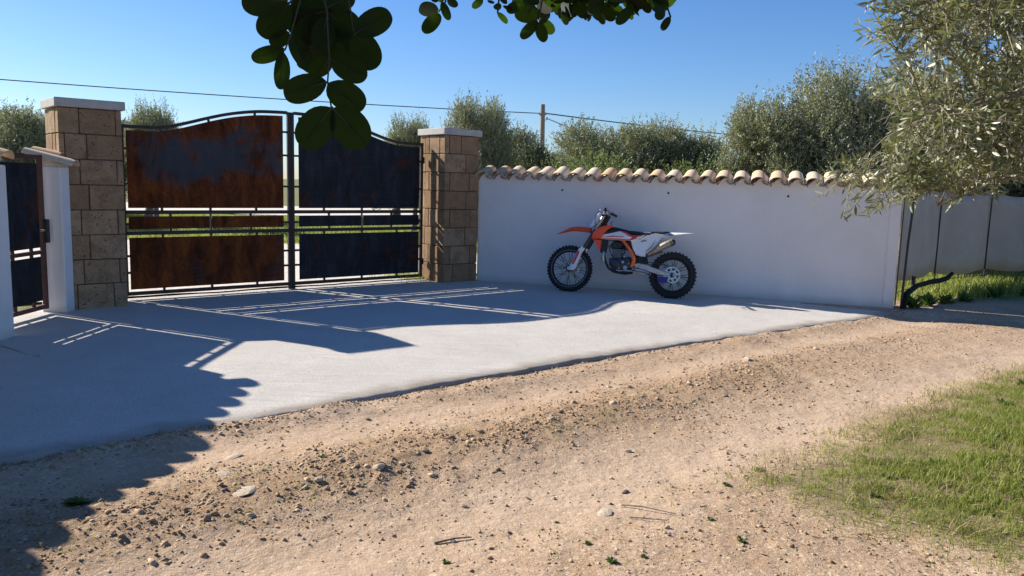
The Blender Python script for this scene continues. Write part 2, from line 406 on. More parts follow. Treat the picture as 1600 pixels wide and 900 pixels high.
LIP = [(-4.9, 3.35), (-3.7, 3.95), (-2.87, 4.38), (-2.73, 4.46), (-2.62, 4.56), (-2.4, 4.75), (-2.22, 4.95), (-1.98, 5.12), (-1.74, 5.28), (-1.53, 5.45), (-1.36, 5.64), (-1.09, 5.92), (-.78, 6.2), (-.41, 6.54), (.02, 6.91), (.62, 7.45), (1.3, 7.98), (2.08, 8.56), (2.98, 9.22), (4.03, 10.0), (5.09, 10.82), (5.36, 11.02)]
LX = np.array([p[0] for p in LIP]); LY = np.array([p[1] for p in LIP])
GD = np.array([0.7591, 0.6510]); GN = np.array([0.6510, -0.7591])       # along the gate; towards the viewer
PA = np.array([-5.0934, 9.1016]); PW = .67; PB = PA+GD*PW; PC = PB+GD*4.61; PD = PC+GD*PW
W0 = np.array([-.5818, 13.0193]); WD = np.array([.9507, -.3100]); WN = np.array([-.3100, -.9507]); WLEN = 6.178; W1 = W0+WD*WLEN
def north(x):
    g = PB[1]-GN[1]*.6+(x-(PB[0]-GN[0]*.6))*GD[1]/GD[0]
    w = W0[1]+(x-W0[0])*WD[1]/WD[0]
    return np.where(x < -.8, g, w)
def across(x, y):   # distance south of the lip, measured square to it
    return -((x+2.87)*(-.629)+(y-4.38)*.777)
def along(x, y): return (x+2.87)*.777+(y-4.38)*.629
BAND = [(-1.0, 1.35), (0., 1.25), (1.5, 1.25), (2.8, 1.2), (4.2, 1.1), (6.0, 1.0), (8, .9), (11, .9)]
def f_band(x, y):
    a = along(x, y); c = across(x, y)
    ctr = np.interp(a, [p[0] for p in BAND], [p[1] for p in BAND])
    w = .42+.25*(fbm(x*1.3, y*1.3, 3)-.5)
    b = np.exp(-((c-ctr)/w)**2)*np.clip(1.2-np.maximum(a-2.2, 0)*.14, .2, 1)
    return b*np.clip(.35+1.3*(fbm(x*2.2+9, y*2.2, 3)), 0, 1)
def f_litter(x, y):
    edge = GR(x, y)
    return sm(edge+.5*(fbm(x*1.7, y*1.7, 3)-.5), -.15, .3)
GP = [(5.01, 7.72), (3.92, 6.86), (2.99, 6.07), (2.36, 5.37), (1.83, 4.88), (1.40, 4.45), (1.55, 4.15), (1.75, 3.9), (2.0, 3.6), (2.3, 3.3), (2.9, 2.9), (6, 2.2), (12, 3), (14, 12.5)]
def GR(x, y):      # signed distance into the grass area
    x = np.asarray(x, float); y = np.asarray(y, float)
    d = np.full(x.shape, 1e9); ins = np.zeros(x.shape, bool); n = len(GP)
    for i in range(n):
        x1, y1 = GP[i]; x2, y2 = GP[(i+1) % n]
        t = np.clip(((x-x1)*(x2-x1)+(y-y1)*(y2-y1))/((x2-x1)**2+(y2-y1)**2), 0, 1)
        d = np.minimum(d, np.hypot(x-x1-t*(x2-x1), y-y1-t*(y2-y1)))
        c = ((y1 > y) != (y2 > y)) & (x < (x2-x1)*(y-y1)/(y2-y1+1e-12)+x1); ins ^= c
    return np.where(ins, d, -d)
def gz(x, y, detail=True):
    x = np.asarray(x, float); y = np.asarray(y, float)
    lip = np.interp(x, LX, LY); d = y-lip
    z = np.full(x.shape, -.085)
    under = sm(d, .03, .3)*(1-sm(x, 5.2, 5.5))*sm(x, -5.6, -5.0)
    c0 = across(x, y); z = z-.07*under+.030*np.exp(-((c0-.03)/.16)**2)*np.clip(2.6*(fbm(x*2.4+3, y*2.4, 3)-.42), 0, 1)*(1-sm(d, -.02, .05))*(np.hypot(x, y) < 16)
    nn = sm(y-north(x), -.35, -.1)
    nn = np.maximum(nn, sm(x, 5.3, 6.2)*sm(y, 10.4, 12.2)); nn = np.maximum(nn, 1-sm(x, -5.6, -5.2))
    z = z*(1-nn)+(-.014)*nn
    near = np.clip(1-np.hypot(x, y-5)/25, 0, 1)*(1-under)
    c = across(x, y)
    tr = np.exp(-((c-.45)/.3)**2)+np.exp(-((c-2.1)/.4)**2)
    z = z+near*(1-nn)*(.05*(fbm(x*.45, y*.45, 3)-.5)-.02*tr*sm(c, 0.05, .3)+(.042*f_band(x, y))+.03*sm(GR(x, y), -.2, .5))
    if detail:
        b = .35+1.3*f_band(x, y)-.2*tr
        z = z+near*(.022*(fbm(x*3.1, y*3.1, 3)-.5)+.020*b*(fbm(x*13, y*13, 3)-.5)+.008*b*(vnoise(x*55, y*55)-.5))*(1-.6*nn)
    return z

def grid_mesh(name, xs, ys, zf, m_, attrs=None):
    X, Y = np.meshgrid(xs, ys); Z = zf(X, Y)
    nx, ny = len(xs), len(ys)
    V = np.stack([X, Y, Z], -1).reshape(-1, 3)
    i = np.arange((ny-1)*(nx-1)); r = i//(nx-1); c = i % (nx-1); a = r*nx+c
    Fc = np.stack([a, a+1, a+nx+1, a+nx], 1)
    me = np_mesh(name, V, Fc, m_, True)
    for k, f in (attrs or {}).items(): set_attr(me, k, f(X, Y).ravel())
    return me

# ============================================================ SETTING
def spread(a, b, step, g, lim):       # geometric continuation
    out = []; p = b; st = step
    while p < lim: st *= g; p += st; out.append(p)
    return out
xs = list(np.arange(-3.2, 7.0, .022)); xs = [-q for q in spread(0, 3.2, .022, 1.12, 1500)][::-1]+xs+spread(0, 7.0, .022, 1.12, 1500)
ys = []; y = 2.2
while y < 12.5: ys.append(y); y += .0058*y
ys = [2.2-(q-0) for q in spread(0, 0, .015, 1.15, 600)][::-1]+ys+[y+q for q in spread(0, 0, .06, 1.09, 2500)]
def a_track(X, Y):
    c = across(X, Y); return (np.exp(-((c-.5)/.22)**2)*.7+np.exp(-((c-2.15)/.45)**2))*np.clip(.3+1.2*fbm(X*1.1, Y*1.1, 3), 0, 1)*(1-f_litter(X, Y))
def a_field(X, Y):
    n = np.maximum(sm(Y-north(X), .0, .3)*(X < 5.3), sm(X, 5.4, 6.0)*sm(Y, 11.6, 12.6)); return np.maximum(n, (X < -5.3)*1.0)*(.7+.6*fbm(X*.6, Y*.6, 3)).clip(0, 1)
g_me = grid_mesh('ground', np.array(xs), np.array(ys), gz, M['dirt'], dict(band=f_band, track=a_track, litter=f_litter, field=a_field))
link('dirt_ground', g_me, kind='structure')

# concrete apron in front of the gate and wall
def apron():
    nu, nv = 260, 90
    lip = np.stack([np.interp(np.linspace(0, 1, nu), np.linspace(0, 1, len(LIP)), LX), np.interp(np.linspace(0, 1, nu), np.linspace(0, 1, len(LIP)), LY)], 1)
    seg = np.r_[0, np.cumsum(np.hypot(*np.diff(np.array(LIP), axis=0).T))]; seg /= seg[-1]
    u = np.linspace(0, 1, nu); lip = np.stack([np.interp(u, seg, LX), np.interp(u, seg, LY)], 1)
    w = (fbm(u*60, u*0+3, 4)-.5)*.11+(fbm(u*220, u*0+8, 2)-.5)*.03
    lip = lip+np.stack([w*.63, -w*.777], 1)*np.sin(np.clip(u, .0, 1)*PI)[:, None]**.3
    back = GN*.62
    NP = [(-4.9, 3.42), (-4.9, 5.5), (-4.9, 7.7), (-5.45, 7.75), (-5.5, 9.0), tuple(PA-back), tuple(PB-back), tuple(PC-back), tuple(PD-back*.6), tuple(W0-WN*.1), tuple(W0+WD*3-WN*.1), tuple(W1-WN*.1), tuple(W1+WD*.05-WN*.08)]
    NU = [0, .10, .24, .27, .33, .38, .43, .60, .66, .68, .84, .985, 1]
    nor = np.stack([np.interp(u, NU, [p[0] for p in NP]), np.interp(u, NU, [p[1] for p in NP])], 1)
    ts = np.r_[[-1, -1, -1], np.linspace(0, 1, nv)**1.15]
    V = []; E = []
    wall = {0: (-.012, -.17), 1: (.012, -.055), 2: (.008, -.012)}
    for k, t in enumerate(ts):
        if k < 3:
            off, dz = [(.0, -.20), (.006, -.075), (.010, -.022)][k]
            x = lip[:, 0]+off*.63; y = lip[:, 1]-off*.777; s = 0
        else:
            x = lip[:, 0]*(1-t)+nor[:, 0]*t; y = lip[:, 1]*(1-t)+nor[:, 1]*t; dz = 0; s = t
        dist = np.hypot(x-lip[:, 0], y-lip[:, 1])
        z = -.052*(1-sm(dist, 0, 1.7))+.013*(fbm(x*.9, y*.9, 2)-.5)*sm(1-s, .02, .3)+.004*(fbm(x*6, y*6, 2)-.5)*sm(1-s, .02, .2)-.012*(1-sm(dist, 0, .06))+dz
        if k < 3: z = z-.0
        V.append(np.stack([x, y, z], 1)); E.append((1-sm(dist+.18*(fbm(x*4, y*4, 3)-.5), .02, .24)))
    V = np.array(V); n1 = len(ts)
    i = np.arange((n1-1)*(nu-1)); r = i//(nu-1); c = i % (nu-1); a = r*nu+c
    me = np_mesh('apron', V.reshape(-1, 3), np.stack([a, a+1, a+nu+1, a+nu], 1), M['concrete'], True)
    set_attr(me, 'edge', np.array(E).ravel()); link('concrete_driveway', me, kind='structure')
apron()

# gravel yard and road seen through the gate
def sheet(name, pts, z, m_, wob=.0, nseg=24):
    P = []
    for i in range(len(pts)):
        a = Vector(pts[i]); b = Vector(pts[(i+1) % len(pts)])
        for k in range(nseg):
            q = a.lerp(b, k/nseg); q = q+Vector((random.uniform(-1, 1), random.uniform(-1, 1)))*wob; P.append((q.x, q.y, z))
    me = bpy.data.meshes.new(name); me.from_pydata(P, [], [list(range(len(P)))]); me.materials.append(m_)
    return link(name, me, kind='structure')
sheet('gravel_drive', [(-6.3, 9.0), (-.9, 13.5), (1.5, 16.2), (-3, 19.5), (-14, 19), (-16, 12), (-7, 10)], .016, M['gravel_white'], .06)
sheet('gravel_road', [(-60, 33), (40, 36), (40, 47), (-60, 45)], .012, M['gravel_white'], .15)

# ------------------------------------------------------------ stone pillars
_blk = {}
def block_mesh(w, d, hh, seed):
    k = (round(w, 3), round(d, 3), round(hh, 3), seed)
    if k not in _blk:
        bm = bmesh.new(); bmesh.ops.create_cube(bm, size=1); rr = random.Random(hash(k) & 0xffff)
        for v in bm.verts: v.co = Vector((v.co.x*w+rr.uniform(-.002, .002), v.co.y*d+rr.uniform(-.002, .002), v.co.z*hh+rr.uniform(-.002, .002)))
        bmesh.ops.bevel(bm, geom=list(bm.edges), offset=.0065, segments=1, affect='EDGES')
        for v in bm.verts: v.co += Vector((rr.uniform(-1, 1), rr.uniform(-1, 1), rr.uniform(-1, 1)))*.0016
        me = bpy.data.meshes.new('stone_block'); bm.to_mesh(me); bm.free(); me.materials.append(M['tuff']); _blk[k] = me
    return _blk[k]
def pillar(corner, joints, label):
    # local x along the gate, local y away from the viewer, origin at the front left base corner
    t = empty('stone_pillar', (corner[0], corner[1], 0), math.atan2(GD[1], GD[0]), label=label, cat='pillar')
    MB().box(.02, PW-.02, .02, PW-.02, -.15, 2.28).build('mortar_core', M['dark_mortar'], t)
    H8 = 2.29/8; D = .14; g = .009
    for k in range(8):
        z0 = 2.29-(k+1)*H8; zc = z0+H8/2; hh = H8-g
        if k == 7: hh += .08; zc -= .04
        js = [0]+joints[k]+[PW]
        for a, b in zip(js, js[1:]):
            link('stone_block', block_mesh(b-a-g, D, hh, k % 3), parent=t, loc=((a+b)/2, D/2+random.uniform(-.003, .003), zc))
        jb = [0, PW*.45 if k % 2 else PW*.6, PW]
        for a, b in zip(jb, jb[1:]):
            link('stone_block', block_mesh(b-a-g, D, hh, k % 3), parent=t, loc=((a+b)/2, PW-D/2, zc))
        js2 = [D, PW*.45, PW-D] if k % 2 else [D, PW*.62, PW-D]
        for sx in (D/2, PW-D/2):
            for a, b in zip(js2, js2[1:]):
                link('stone_block', block_mesh(D, b-a-g, hh, k % 3), parent=t, loc=(sx+random.uniform(-.003, .003), (a+b)/2, zc))
    MB().box(-.032, PW+.032, -.032, PW+.032, 2.293, 2.392, .006).build('cap_slab', M['cap'], t)
    return t
pillar(PA, [[.215, .597], [.062, .285], [.207, .597], [.293], [.2, .586], [.28], [.207, .59], [.13, .52]], 'square tan stone block gate pillar left of the rusty gate leaf, white post at its left side')
pillar(PC, [[.094, .316], [.41], [.105, .49], [.425], [.115, .51], [.415], [.126, .517], [.19]], 'square tan stone block gate pillar between the dark gate leaf and long white wall')

# ------------------------------------------------------------ double gate
g_ang = math.atan2(GD[1], GD[0])
TOP = [(.06, 2.17), (.3, 2.165), (.6, 2.172), (.88, 2.246), (1.17, 2.336), (1.47, 2.415), (1.81, 2.470), (2.05, 2.483), (2.32, 2.488)]
def topz(s): return float(np.interp(s, [p[0] for p in TOP], [p[1] for p in TOP]))
def topz_s(s):   # smoothed
    return sum(topz(s+d) for d in (-.12, -.06, 0, .06, .12))/5
def gate_leaf(flip, label, mats):
    org = PB-GN*.5 if not flip else PB-GN*.5+GD*4.64
    t = empty('gate_leaf', (org[0], org[1], 0), g_ang, label=label, cat='gate')
    sx = -1 if flip else 1
    def bx(mb, a, b, y0, y1, z0, z1, bev=.003):
        a, b = sx*a, sx*b; mb.box(min(a, b), max(a, b), y0, y1, z0, z1, bev)
    T = .022
    def part(name, a, b, z0, z1, m_=None, y=T):
        mb = MB(); bx(mb, a, b, -y, y, z0, z1); return mb.build(name, m_ or M['gate_frame'], t)
    part('stile', 2.272, 2.3185, .004, 2.475); part('stile', .095, .14, .05, 2.14)
    part('bottom_rail', .142, 2.27, .052, .098); part('rail', .142, 2.27, 1.072, 1.120); part('rail', .142, 2.27, .812, .860)
    # curved top rail
    ss = np.linspace(.095, 2.27, 34); V = []; 
    for s_ in ss:
        z = topz_s(s_)
        for yy, dz in ((-T, 0), (T, 0), (T, -.042), (-T, -.042)): V.append((sx*s_, yy, z+dz))
    Fc = [[i*4+j, i*4+(j+1) % 4, (i+1)*4+(j+1) % 4, (i+1)*4+j] for i in range(len(ss)-1) for j in range(4)]+[[3, 2, 1, 0], [len(V)-4, len(V)-3, len(V)-2, len(V)-1]]
    MB().add(V, Fc).build('top_rail', M['gate_frame'], t)
    # sheet panels
    def panel(a, b, z0, ztop, m_):
        ps = [(sx*s_, ztop(s_)) for s_ in np.linspace(a, b, 26)]+[(sx*b, z0), (sx*a, z0)]
        MB().prism(ps, [(-.0125, .0), (-.0095, 0)]).build('sheet_panel', m_, t)
    panel(.165, 2.205, 1.149, lambda s_: topz_s(s_)-.068, mats[0])
    panel(.165, 1.17, .887, lambda s_: 1.044, mats[1]); panel(1.20, 2.205, .887, lambda s_: 1.044, mats[2])
    panel(.165, 2.205, .128, lambda s_: .780, mats[3])
    # spacer tabs
    def tab(a, z0, z1, w=.028):
        mb = MB(); bx(mb, a-w/2, a+w/2, -.012, .012, z0, z1, 0); mb.build('spacer_tab', M['gate_frame'], t)
    for s_ in (.57, 1.185, 1.81):
        z = topz_s(s_); tab(s_, z-.0705, z-.0425); tab(s_, 1.1205, 1.151); tab(s_, .0985, .1285)
    for s_ in (.67, 1.73): tab(s_, 1.0435, 1.0715); tab(s_, .8605, .8875)
    tab(1.185, .8605, 1.0715, .02)
    for s_ in (.57, 1.185, 1.81): tab(s_, .7795, .8115)
    for z in (.34, .55, .95, 1.45, 1.88, 2.2):
        mb = MB(); bx(mb, 2.2045, 2.2715, -.01, .01, z-.014, z+.014, 0); mb.build('spacer_tab', M['gate_frame'], t)
        if z < 2.1:
            mb = MB(); bx(mb, .1405, .1655, -.01, .01, z-.014, z+.014, 0); mb.build('spacer_tab', M['gate_frame'], t)
    for z in (.3, 1.9):
        MB().tube([(sx*.075, -.0, z-.05), (sx*.075, 0, z+.05)], .015, 10).build('hinge', M['gate_frame'], t, 40)
    return t
gate_leaf(False, 'left leaf of the double steel gate, sheets rusted orange with scraped grey patches', [M['steel_patch'], M['steel_rust'], M['steel_rust_most'], M['steel_rust_most']])
gate_leaf(True, 'right leaf of the double steel gate, dark blue grey sheets without rust', [M['steel_blue']]*4)

# ------------------------------------------------------------ small pedestrian gate
t = empty('pedestrian_gate', (-5.2, 7.72, 0), R(90), label='narrow dark steel pedestrian gate in brown frame between the left wall and white post', cat='gate')
LW = 1.2
for a, b, z0, z1, nm in ((0, .05, .05, 1.75, 'stile'), (LW-.05, LW, .05, 1.75, 'stile'), (.05, LW-.05, .055, .105, 'bottom_rail'), (.05, LW-.05, 1.70, 1.748, 'top_rail'), (.05, LW-.05, .668, .71, 'rail')):
    MB().box(a, b, -.022, .022, z0, z1, .003).build(nm, M['gate_frame_brown'], t)
for z0, z1 in ((.152, .64), (.74, 1.655)):
    MB().box(.09, LW-.09, -.006, .006, z0, z1).build('sheet_panel', M['steel_blue'], t)
for x in (.3, .62, .95):
    for z0, z1 in ((.1055, .1515), (.6405, .6675), (.7105, .7395), (1.6555, 1.6995)):
        MB().box(x-.02, x+.02, -.01, .01, z0, z1).build('spacer_tab', M['gate_frame_brown'], t)
MB().box(LW-.055, LW-.005, -.075, -.0225, .79, 1.05, .006).build('lock_box', M['black'], t)
MB().tube([(LW-.09, -.022, .93), (LW-.09, -.06, .93), (LW-.16, -.065, .925)], .009, 8).build('handle', M['silver'], t, 40)

# ------------------------------------------------------------ walls with tile coping
def half_tile(r0, r1, L, up=True, th=.013, n=10):
    # axis along local -y (front) ; r0 front radius, r1 rear radius
    V = []
    for (r, yy) in ((r0, 0), (r1, L)):
        for rr in (r, r-th):
            for j in range(n+1):
                q = PI*j/n; V.append((rr*math.cos(q), yy, (rr*math.sin(q))*(.78 if up else -.6)))
    k = n+1; Fc = []
    for j in range(n):
        Fc += [[j, j+1, 2*k+j+1, 2*k+j], [k+j, 3*k+j, 3*k+j+1, k+j+1], [j, k+j, k+j+1, j+1], [2*k+j, 2*k+j+1, 3*k+j+1, 3*k+j]]
    Fc += [[0, 2*k, 3*k, k], [n, k+n, 3*k+n, 2*k+n]]
    return MB().add(V, Fc).mesh('roof_tile', M['tile'], 50)
TL = .43; SL = R(15)
cover_me = [half_tile(.112, .094, TL), half_tile(.109, .092, TL, th=.015), half_tile(.115, .096, TL, th=.012)]; pan_me = half_tile(.078, .09, TL, False)
def coping(parent, n, pitch, x0, zf, yfront, rnd):
    # local frame of the wall: x along, y into the wall from its front face
    for i in range(n):
        x = x0+i*pitch+rnd.uniform(-.008, .008)
        o = link('roof_tile', cover_me[rnd.randrange(3)], parent=parent, loc=(x, yfront+rnd.uniform(-.012, .012), zf+rnd.uniform(-.006, .006)), rot=(SL+rnd.uniform(-.03, .03), rnd.uniform(-.05, .05), rnd.uniform(-.04, .04)))
        if i < n-1:
            link('roof_tile', pan_me, parent=parent, loc=(x+pitch/2, yfront+.004+rnd.uniform(-.006, .006), zf+.006+rnd.uniform(-.004, .004)), rot=(SL, 0, rnd.uniform(-.03, .03)))
def bed(parent, n, pitch, x0, zf, thick, m_, name='mortar_bed'):
    # mortar filling under the tiles: wavy front outline, wedge along the slope
    P = []; k = 8
    xs_ = np.linspace(x0-pitch*.5, x0+(n-1)*pitch+pitch*.5, n*k+1)
    V = []
    for x in xs_:
        w = abs(math.cos(PI*(x-x0)/pitch)); top = zf-.047+.112*w**.9
        for yy in (-.004, thick+.004):
            V += [(x, yy, zf-.12), (x, yy, top+yy*math.tan(SL)-.005)]
    Fc = []
    for i in range(len(xs_)-1):
        a = i*4; b = a+4
        Fc += [[a, b, b+1, a+1], [a+2, a+3, b+3, b+2], [a+1, b+1, b+3, a+3], [a, a+2, b+2, b]]
    Fc += [[0, 1, 3, 2], [len(V)-4, len(V)-2, len(V)-1, len(V)-3]]
    return MB().add(V, Fc).build(name, m_, parent)
def wall_body(parent, L, thick, top, extra=()):
    bm = MB(); nx, nz = max(2, int(L/.25)), 8
    bm.box(0, L, 0, thick, -.22, top, .012)
    return bm.build('wall_face', M['plaster'], parent)
rw = empty('white_wall', (W0[0], W0[1], 0), math.atan2(WD[1], WD[0]), label='long white plastered wall with clay tile coping behind the motorbike', cat='wall')
wall_body(rw, WLEN, .28, 1.62)
MB().box(WLEN-.13, WLEN+.012, -.016, .296, -.22, 1.617, .006).build('end_pier', M['plaster'], rw)
bed(rw, 25, .247, .14, 1.672, .28, M['plaster'])
coping(rw, 25, .247, .10, 1.672, -.085, random.Random(3))
for px_ in (1.39, 3.02, 4.71):
    MB().lathe([(0.0001, -.0030), (.010, -.0035), (.016, -.0035), (.017, .002)], 14).build('drain_hole', M['black'], rw).location = (px_, 0, 1.49)
lw = empty('white_wall', (-4.74, -2.2, 0), R(90), label='white plastered wall at the far left edge, tiled top, beside the pedestrian gate', cat='wall')
wall_body(lw, 9.78, .28, 1.62)
bed(lw, 39, .247, .17, 1.672, .28, M['plaster'])
coping(lw, 39, .247, .27, 1.672, -.085, random.Random(8))
# stub between pedestrian gate and pillar
st = empty('white_post', (-5.02, 9.0, 0), R(90), label='short white plastered gate post under one clay tile, left of the stone pillar', cat='wall')
MB().box(-.02, .16, 0, .275, -.15, 1.625, .01).build('wall_face', M['plaster'], st)
MB().add([(-.018, .003, 1.626), (.15, .003, 1.626), (.15, .272, 1.626), (-.018, .272, 1.626), (-.018, .003, 1.66), (.15, .003, 1.66), (.15, .272, 1.76), (-.018, .272, 1.76)],
         [[0, 3, 2, 1], [4, 5, 6, 7], [0, 1, 5, 4], [1, 2, 6, 5], [2, 3, 7, 6], [3, 0, 4, 7]]).build('mortar_bed', M['mortar'], st)
o = link('roof_tile', half_tile(.092, .078, .56), parent=st, loc=(.02, -.15, 1.635), rot=(R(14), 0, .05)); 
o = link('roof_tile', half_tile(.09, .078, .34), parent=st, loc=(.13, .05, 1.72), rot=(R(12), 0, -.05))

# ------------------------------------------------------------ motocross bike
BE = Vector((.94802, -.31822, 0)); BT = (Vector((.31822, .94802, 0))*math.sin(R(9))+Vector((0, 0, 1))*math.cos(R(9))).normalized(); BY = BT.cross(BE).normalized()
bike = bpy.data.objects.new('dirt_bike', None); COL.objects.link(bike); bike.empty_display_size = .3
bike.matrix_world = Matrix(((BE.x, BY.x, BT.x, .865), (BE.y, BY.y, BT.y, 11.92), (BE.z, BY.z, BT.z, -.006), (0, 0, 0, 1)))
tag(bike, 'orange and white motocross bike with knobbly tyres leaning against the white wall', 'motorcycle')
def wheel(cx, cz, Rt, tw, rimR, label=None, rear=False):
    w = bpy.data.objects.new('wheel', None); COL.objects.link(w); w.parent = bike; w.location = (cx, 0, cz)
    if label: w['label'] = label
    hw = tw/2
    prof = [(rimR-.004, -.026), (rimR+.018, -hw*.92), (Rt-.045, -hw), (Rt-.022, -hw*.82), (Rt-.013, -hw*.4), (Rt-.011, 0), (Rt-.013, hw*.4), (Rt-.022, hw*.82), (Rt-.045, hw), (rimR+.018, hw*.92), (rimR-.004, .026)]
    mb = MB(); mb.lathe(prof, 72)
    nk = 42 if not rear else 38
    for i in range(nk):
        a = 2*PI*i/nk
        rows = [(-hw*.80, .020, .60), (hw*.80, .020, .60), (0, .022, 0)] if i % 2 == 0 else [(-hw*.36, .020, .2), (hw*.36, .020, .2), (-hw*.93, .013, 1.1), (hw*.93, .013, 1.1)]
        for (yy, wd, tilt) in rows:
            rr = Rt-.0105-(abs(yy)/hw)**2*.013
            mt = Matrix.Rotation(-a, 4, 'Y') @ Matrix.Translation((rr, yy, 0)) @ Matrix.Rotation(tilt*(1 if yy > 0 else -1), 4, 'Z')
            mb.box(-.012, .0125, -wd/2, wd/2, -.0095, .0095, 0, mt)
    mb.build('tyre', M['rubber'], w, 35)
    rim = MB(); rim.lathe([(rimR+.006, -.028), (rimR+.006, -.022), (rimR-.010, -.018), (rimR-.016, 0), (rimR-.010, .018), (rimR+.006, .022), (rimR+.006, .028), (rimR-.006, .030), (rimR-.024, .012), (rimR-.026, 0), (rimR-.024, -.012), (rimR-.006, -.030)], 64, closed=True)
    rim.build('rim', M['black'], w, 40)
    ring = MB(); ring.lathe([(rimR+.0085, -.0315), (rimR+.0085, -.0285), (rimR+.002, -.0315)], 64, closed=True); ring.build('rim_edge', M['alu'], w, 40)
    hub = MB(); hub.lathe([(.001, -.062), (.018, -.062), (.02, -.045), (.045, -.042), (.047, -.034), (.024, -.03), (.022, .03), (.047, .034), (.045, .042), (.02, .045), (.018, .062), (.001, .062)], 28)
    hub.build('hub', M['dark_metal'] if not rear else M['black'], w, 40)
    sp = MB(); sp.tube([(.040, 0, 0), (rimR-.02, 0, 0)], .0036, 4)
    spm = sp.mesh('spoke', M['dark_metal'])
    for i in range(32):
        a = 2*PI*i/32; s_ = -1 if i % 2 else 1; tl = .0
        o = link('spoke', spm, parent=w); o.matrix_local = Matrix.Rotation(-a, 4, 'Y') @ Matrix.Translation((0, .036*s_, (.022 if (i//2) % 2 else -.022))) @ Matrix.Rotation(-.11*s_, 4, 'Z') @ Matrix.Rotation(tl, 4, 'Y') 
    # disc / sprocket towards the viewer (-y)
    if not rear:
        d = MB(); n = 72; V = []; Fc = []
        for y_ in (-.058, -.0615):
            for i in range(n):
                a = 2*PI*i/n; ro = .118+.009*math.cos(a*9)
                V.append((ro*math.cos(a), y_, ro*math.sin(a))); V.append((.088*math.cos(a), y_, .088*math.sin(a)))
        for i in range(n):
            j = (i+1) % n; a, b = 2*i, 2*j; t_ = 2*n
            Fc += [[a, b, b+1, a+1], [t_+a, t_+a+1, t_+b+1, t_+b], [a, t_+a, t_+b, b], [a+1, b+1, t_+b+1, t_+a+1]]
        d.add(V, Fc)
        for i in range(6):
            a = 2*PI*i/6+.2; d.box(-.002, .002, -.06, -.058, 0, 0.001)
            mt = Matrix.Rotation(-a, 4, 'Y'); d.box(.04, .092, -.0605, -.0575, -.006, .006, 0, mt)
        d.build('brake_disc', M['titan'], w, 40)
    else:
        d = MB(); n = 98; V = []; Fc = []
        for y_ in (-.060, -.066):
            for i in range(n):
                a = 2*PI*i/n; ro = .118+(.006 if i % 2 else 0)
                V.append((ro*math.cos(a), y_, ro*math.sin(a))); V.append((.098*math.cos(a), y_, .098*math.sin(a)))
        for i in range(n):
            j = (i+1) % n; a, b = 2*i, 2*j; t_ = 2*n
            Fc += [[a, b, b+1, a+1], [t_+a, t_+a+1, t_+b+1, t_+b], [a, t_+a, t_+b, b], [a+1, b+1, t_+b+1, t_+a+1]]
        d.add(V, Fc)
        d.lathe([(.036, -.060), (.066, -.060), (.066, -.066), (.036, -.066)], 40, closed=True)
        for i in range(8):
            mt = Matrix.Rotation(-(2*PI*i/8+.2), 4, 'Y'); d.box(.064, .100, -.0655, -.0605, -.013, .013, 0, mt)
        d.build('sprocket', M['silver'], w, 40)
        d2 = MB(); d2.lathe([(.07, .058), (.11, .058), (.11, .0615), (.07, .0615)], 48, closed=True); d2.build('brake_disc', M['titan'], w, 40)
    return w
wheel(-.03, .345, .350, .085, .272, 'front wheel with slotted brake disc')
wheel(1.49, .335, .340, .115, .246, 'rear wheel with drilled sprocket', True)
def pr(name, pts, rings, m_, sm_=35, label=None, parent=None):
    o = MB().prism(pts, rings).build(name, m_, parent or bike, sm_)
    if label: o['label'] = label
    return o
def sym(hw, ins, k=3):
    return [(-hw, ins), (-hw*.86, ins*.35), (-hw*.5, .0), (hw*.5, 0), (hw*.86, ins*.35), (hw, ins)]
# front fender: arched shell
def shell(name, line, halfw, drop, m_, th=.005):
    V = []; n = 9
    for (pt, hw, dr) in zip(line, halfw, drop):
        for side in (0, 1):
            for j in range(n):
                q = -1+2*j/(n-1); V.append((pt[0], q*hw, pt[1]-dr*abs(q)**2.6-side*th))
    Fc = []
    for i in range(len(line)-1):
        a = i*2*n; b = (i+1)*2*n
        for j in range(n-1): Fc += [[a+j, a+j+1, b+j+1, b+j], [a+n+j, b+n+j, b+n+j+1, a+n+j+1]]
        Fc += [[a, b, b+n, a+n], [a+n-1, a+2*n-1, b+2*n-1, b+n-1]]
    e = (len(line)-1)*2*n
    for j in range(n-1): Fc += [[j, n+j, n+j+1, j+1], [e+j, e+j+1, e+n+j+1, e+n+j]]
    return MB().add(V, Fc).build(name, m_, bike, 50)
shell('front_fender', [(-.262, .858), (-.20, .888), (-.13, .925), (-.06, .962), (0, .975), (.08, .980), (.16, .978), (.262, .968)], [.012, .04, .062, .078, .082, .080, .072, .058], [.004, .012, .026, .045, .055, .062, .066, .07], M['orange'])
shell('rear_fender', [(1.16, .925), (1.28, .938), (1.393, .947), (1.50, .949), (1.62, .951), (1.70, .951), (1.748, .948)], [.075, .085, .088, .082, .068, .045, .015], [.04, .075, .085, .04, .02, .008, .002], M['white'])
pr('side_panel', [(.873, .805), (1.021, .829), (1.095, .882), (1.214, .918), (1.321, .905), (1.36, .893), (1.30, .83), (1.284, .800), (1.22, .72), (1.142, .645), (1.105, .614), (1.103, .572), (1.044, .571), (.963, .593), (.912, .68)], [(-.115, .02), (-.128, .006), (-.128, .004), (-.10, .0)], M['white'])
pr('side_panel', [(.873, .805), (1.021, .829), (1.095, .882), (1.214, .918), (1.321, .905), (1.36, .893), (1.30, .83), (1.22, .72), (1.105, .614), (.963, .593), (.912, .68)], [(.10, .0), (.128, .004), (.115, .02)], M['white'], label='side panel on the wall side')
pr('panel_crease', [(1.09, .640), (1.13, .672), (1.18, .725), (1.215, .785), (1.235, .838), (1.222, .790), (1.188, .722), (1.135, .664)], [(-.1292, 0), (-.126, 0)], M['dark_metal'])
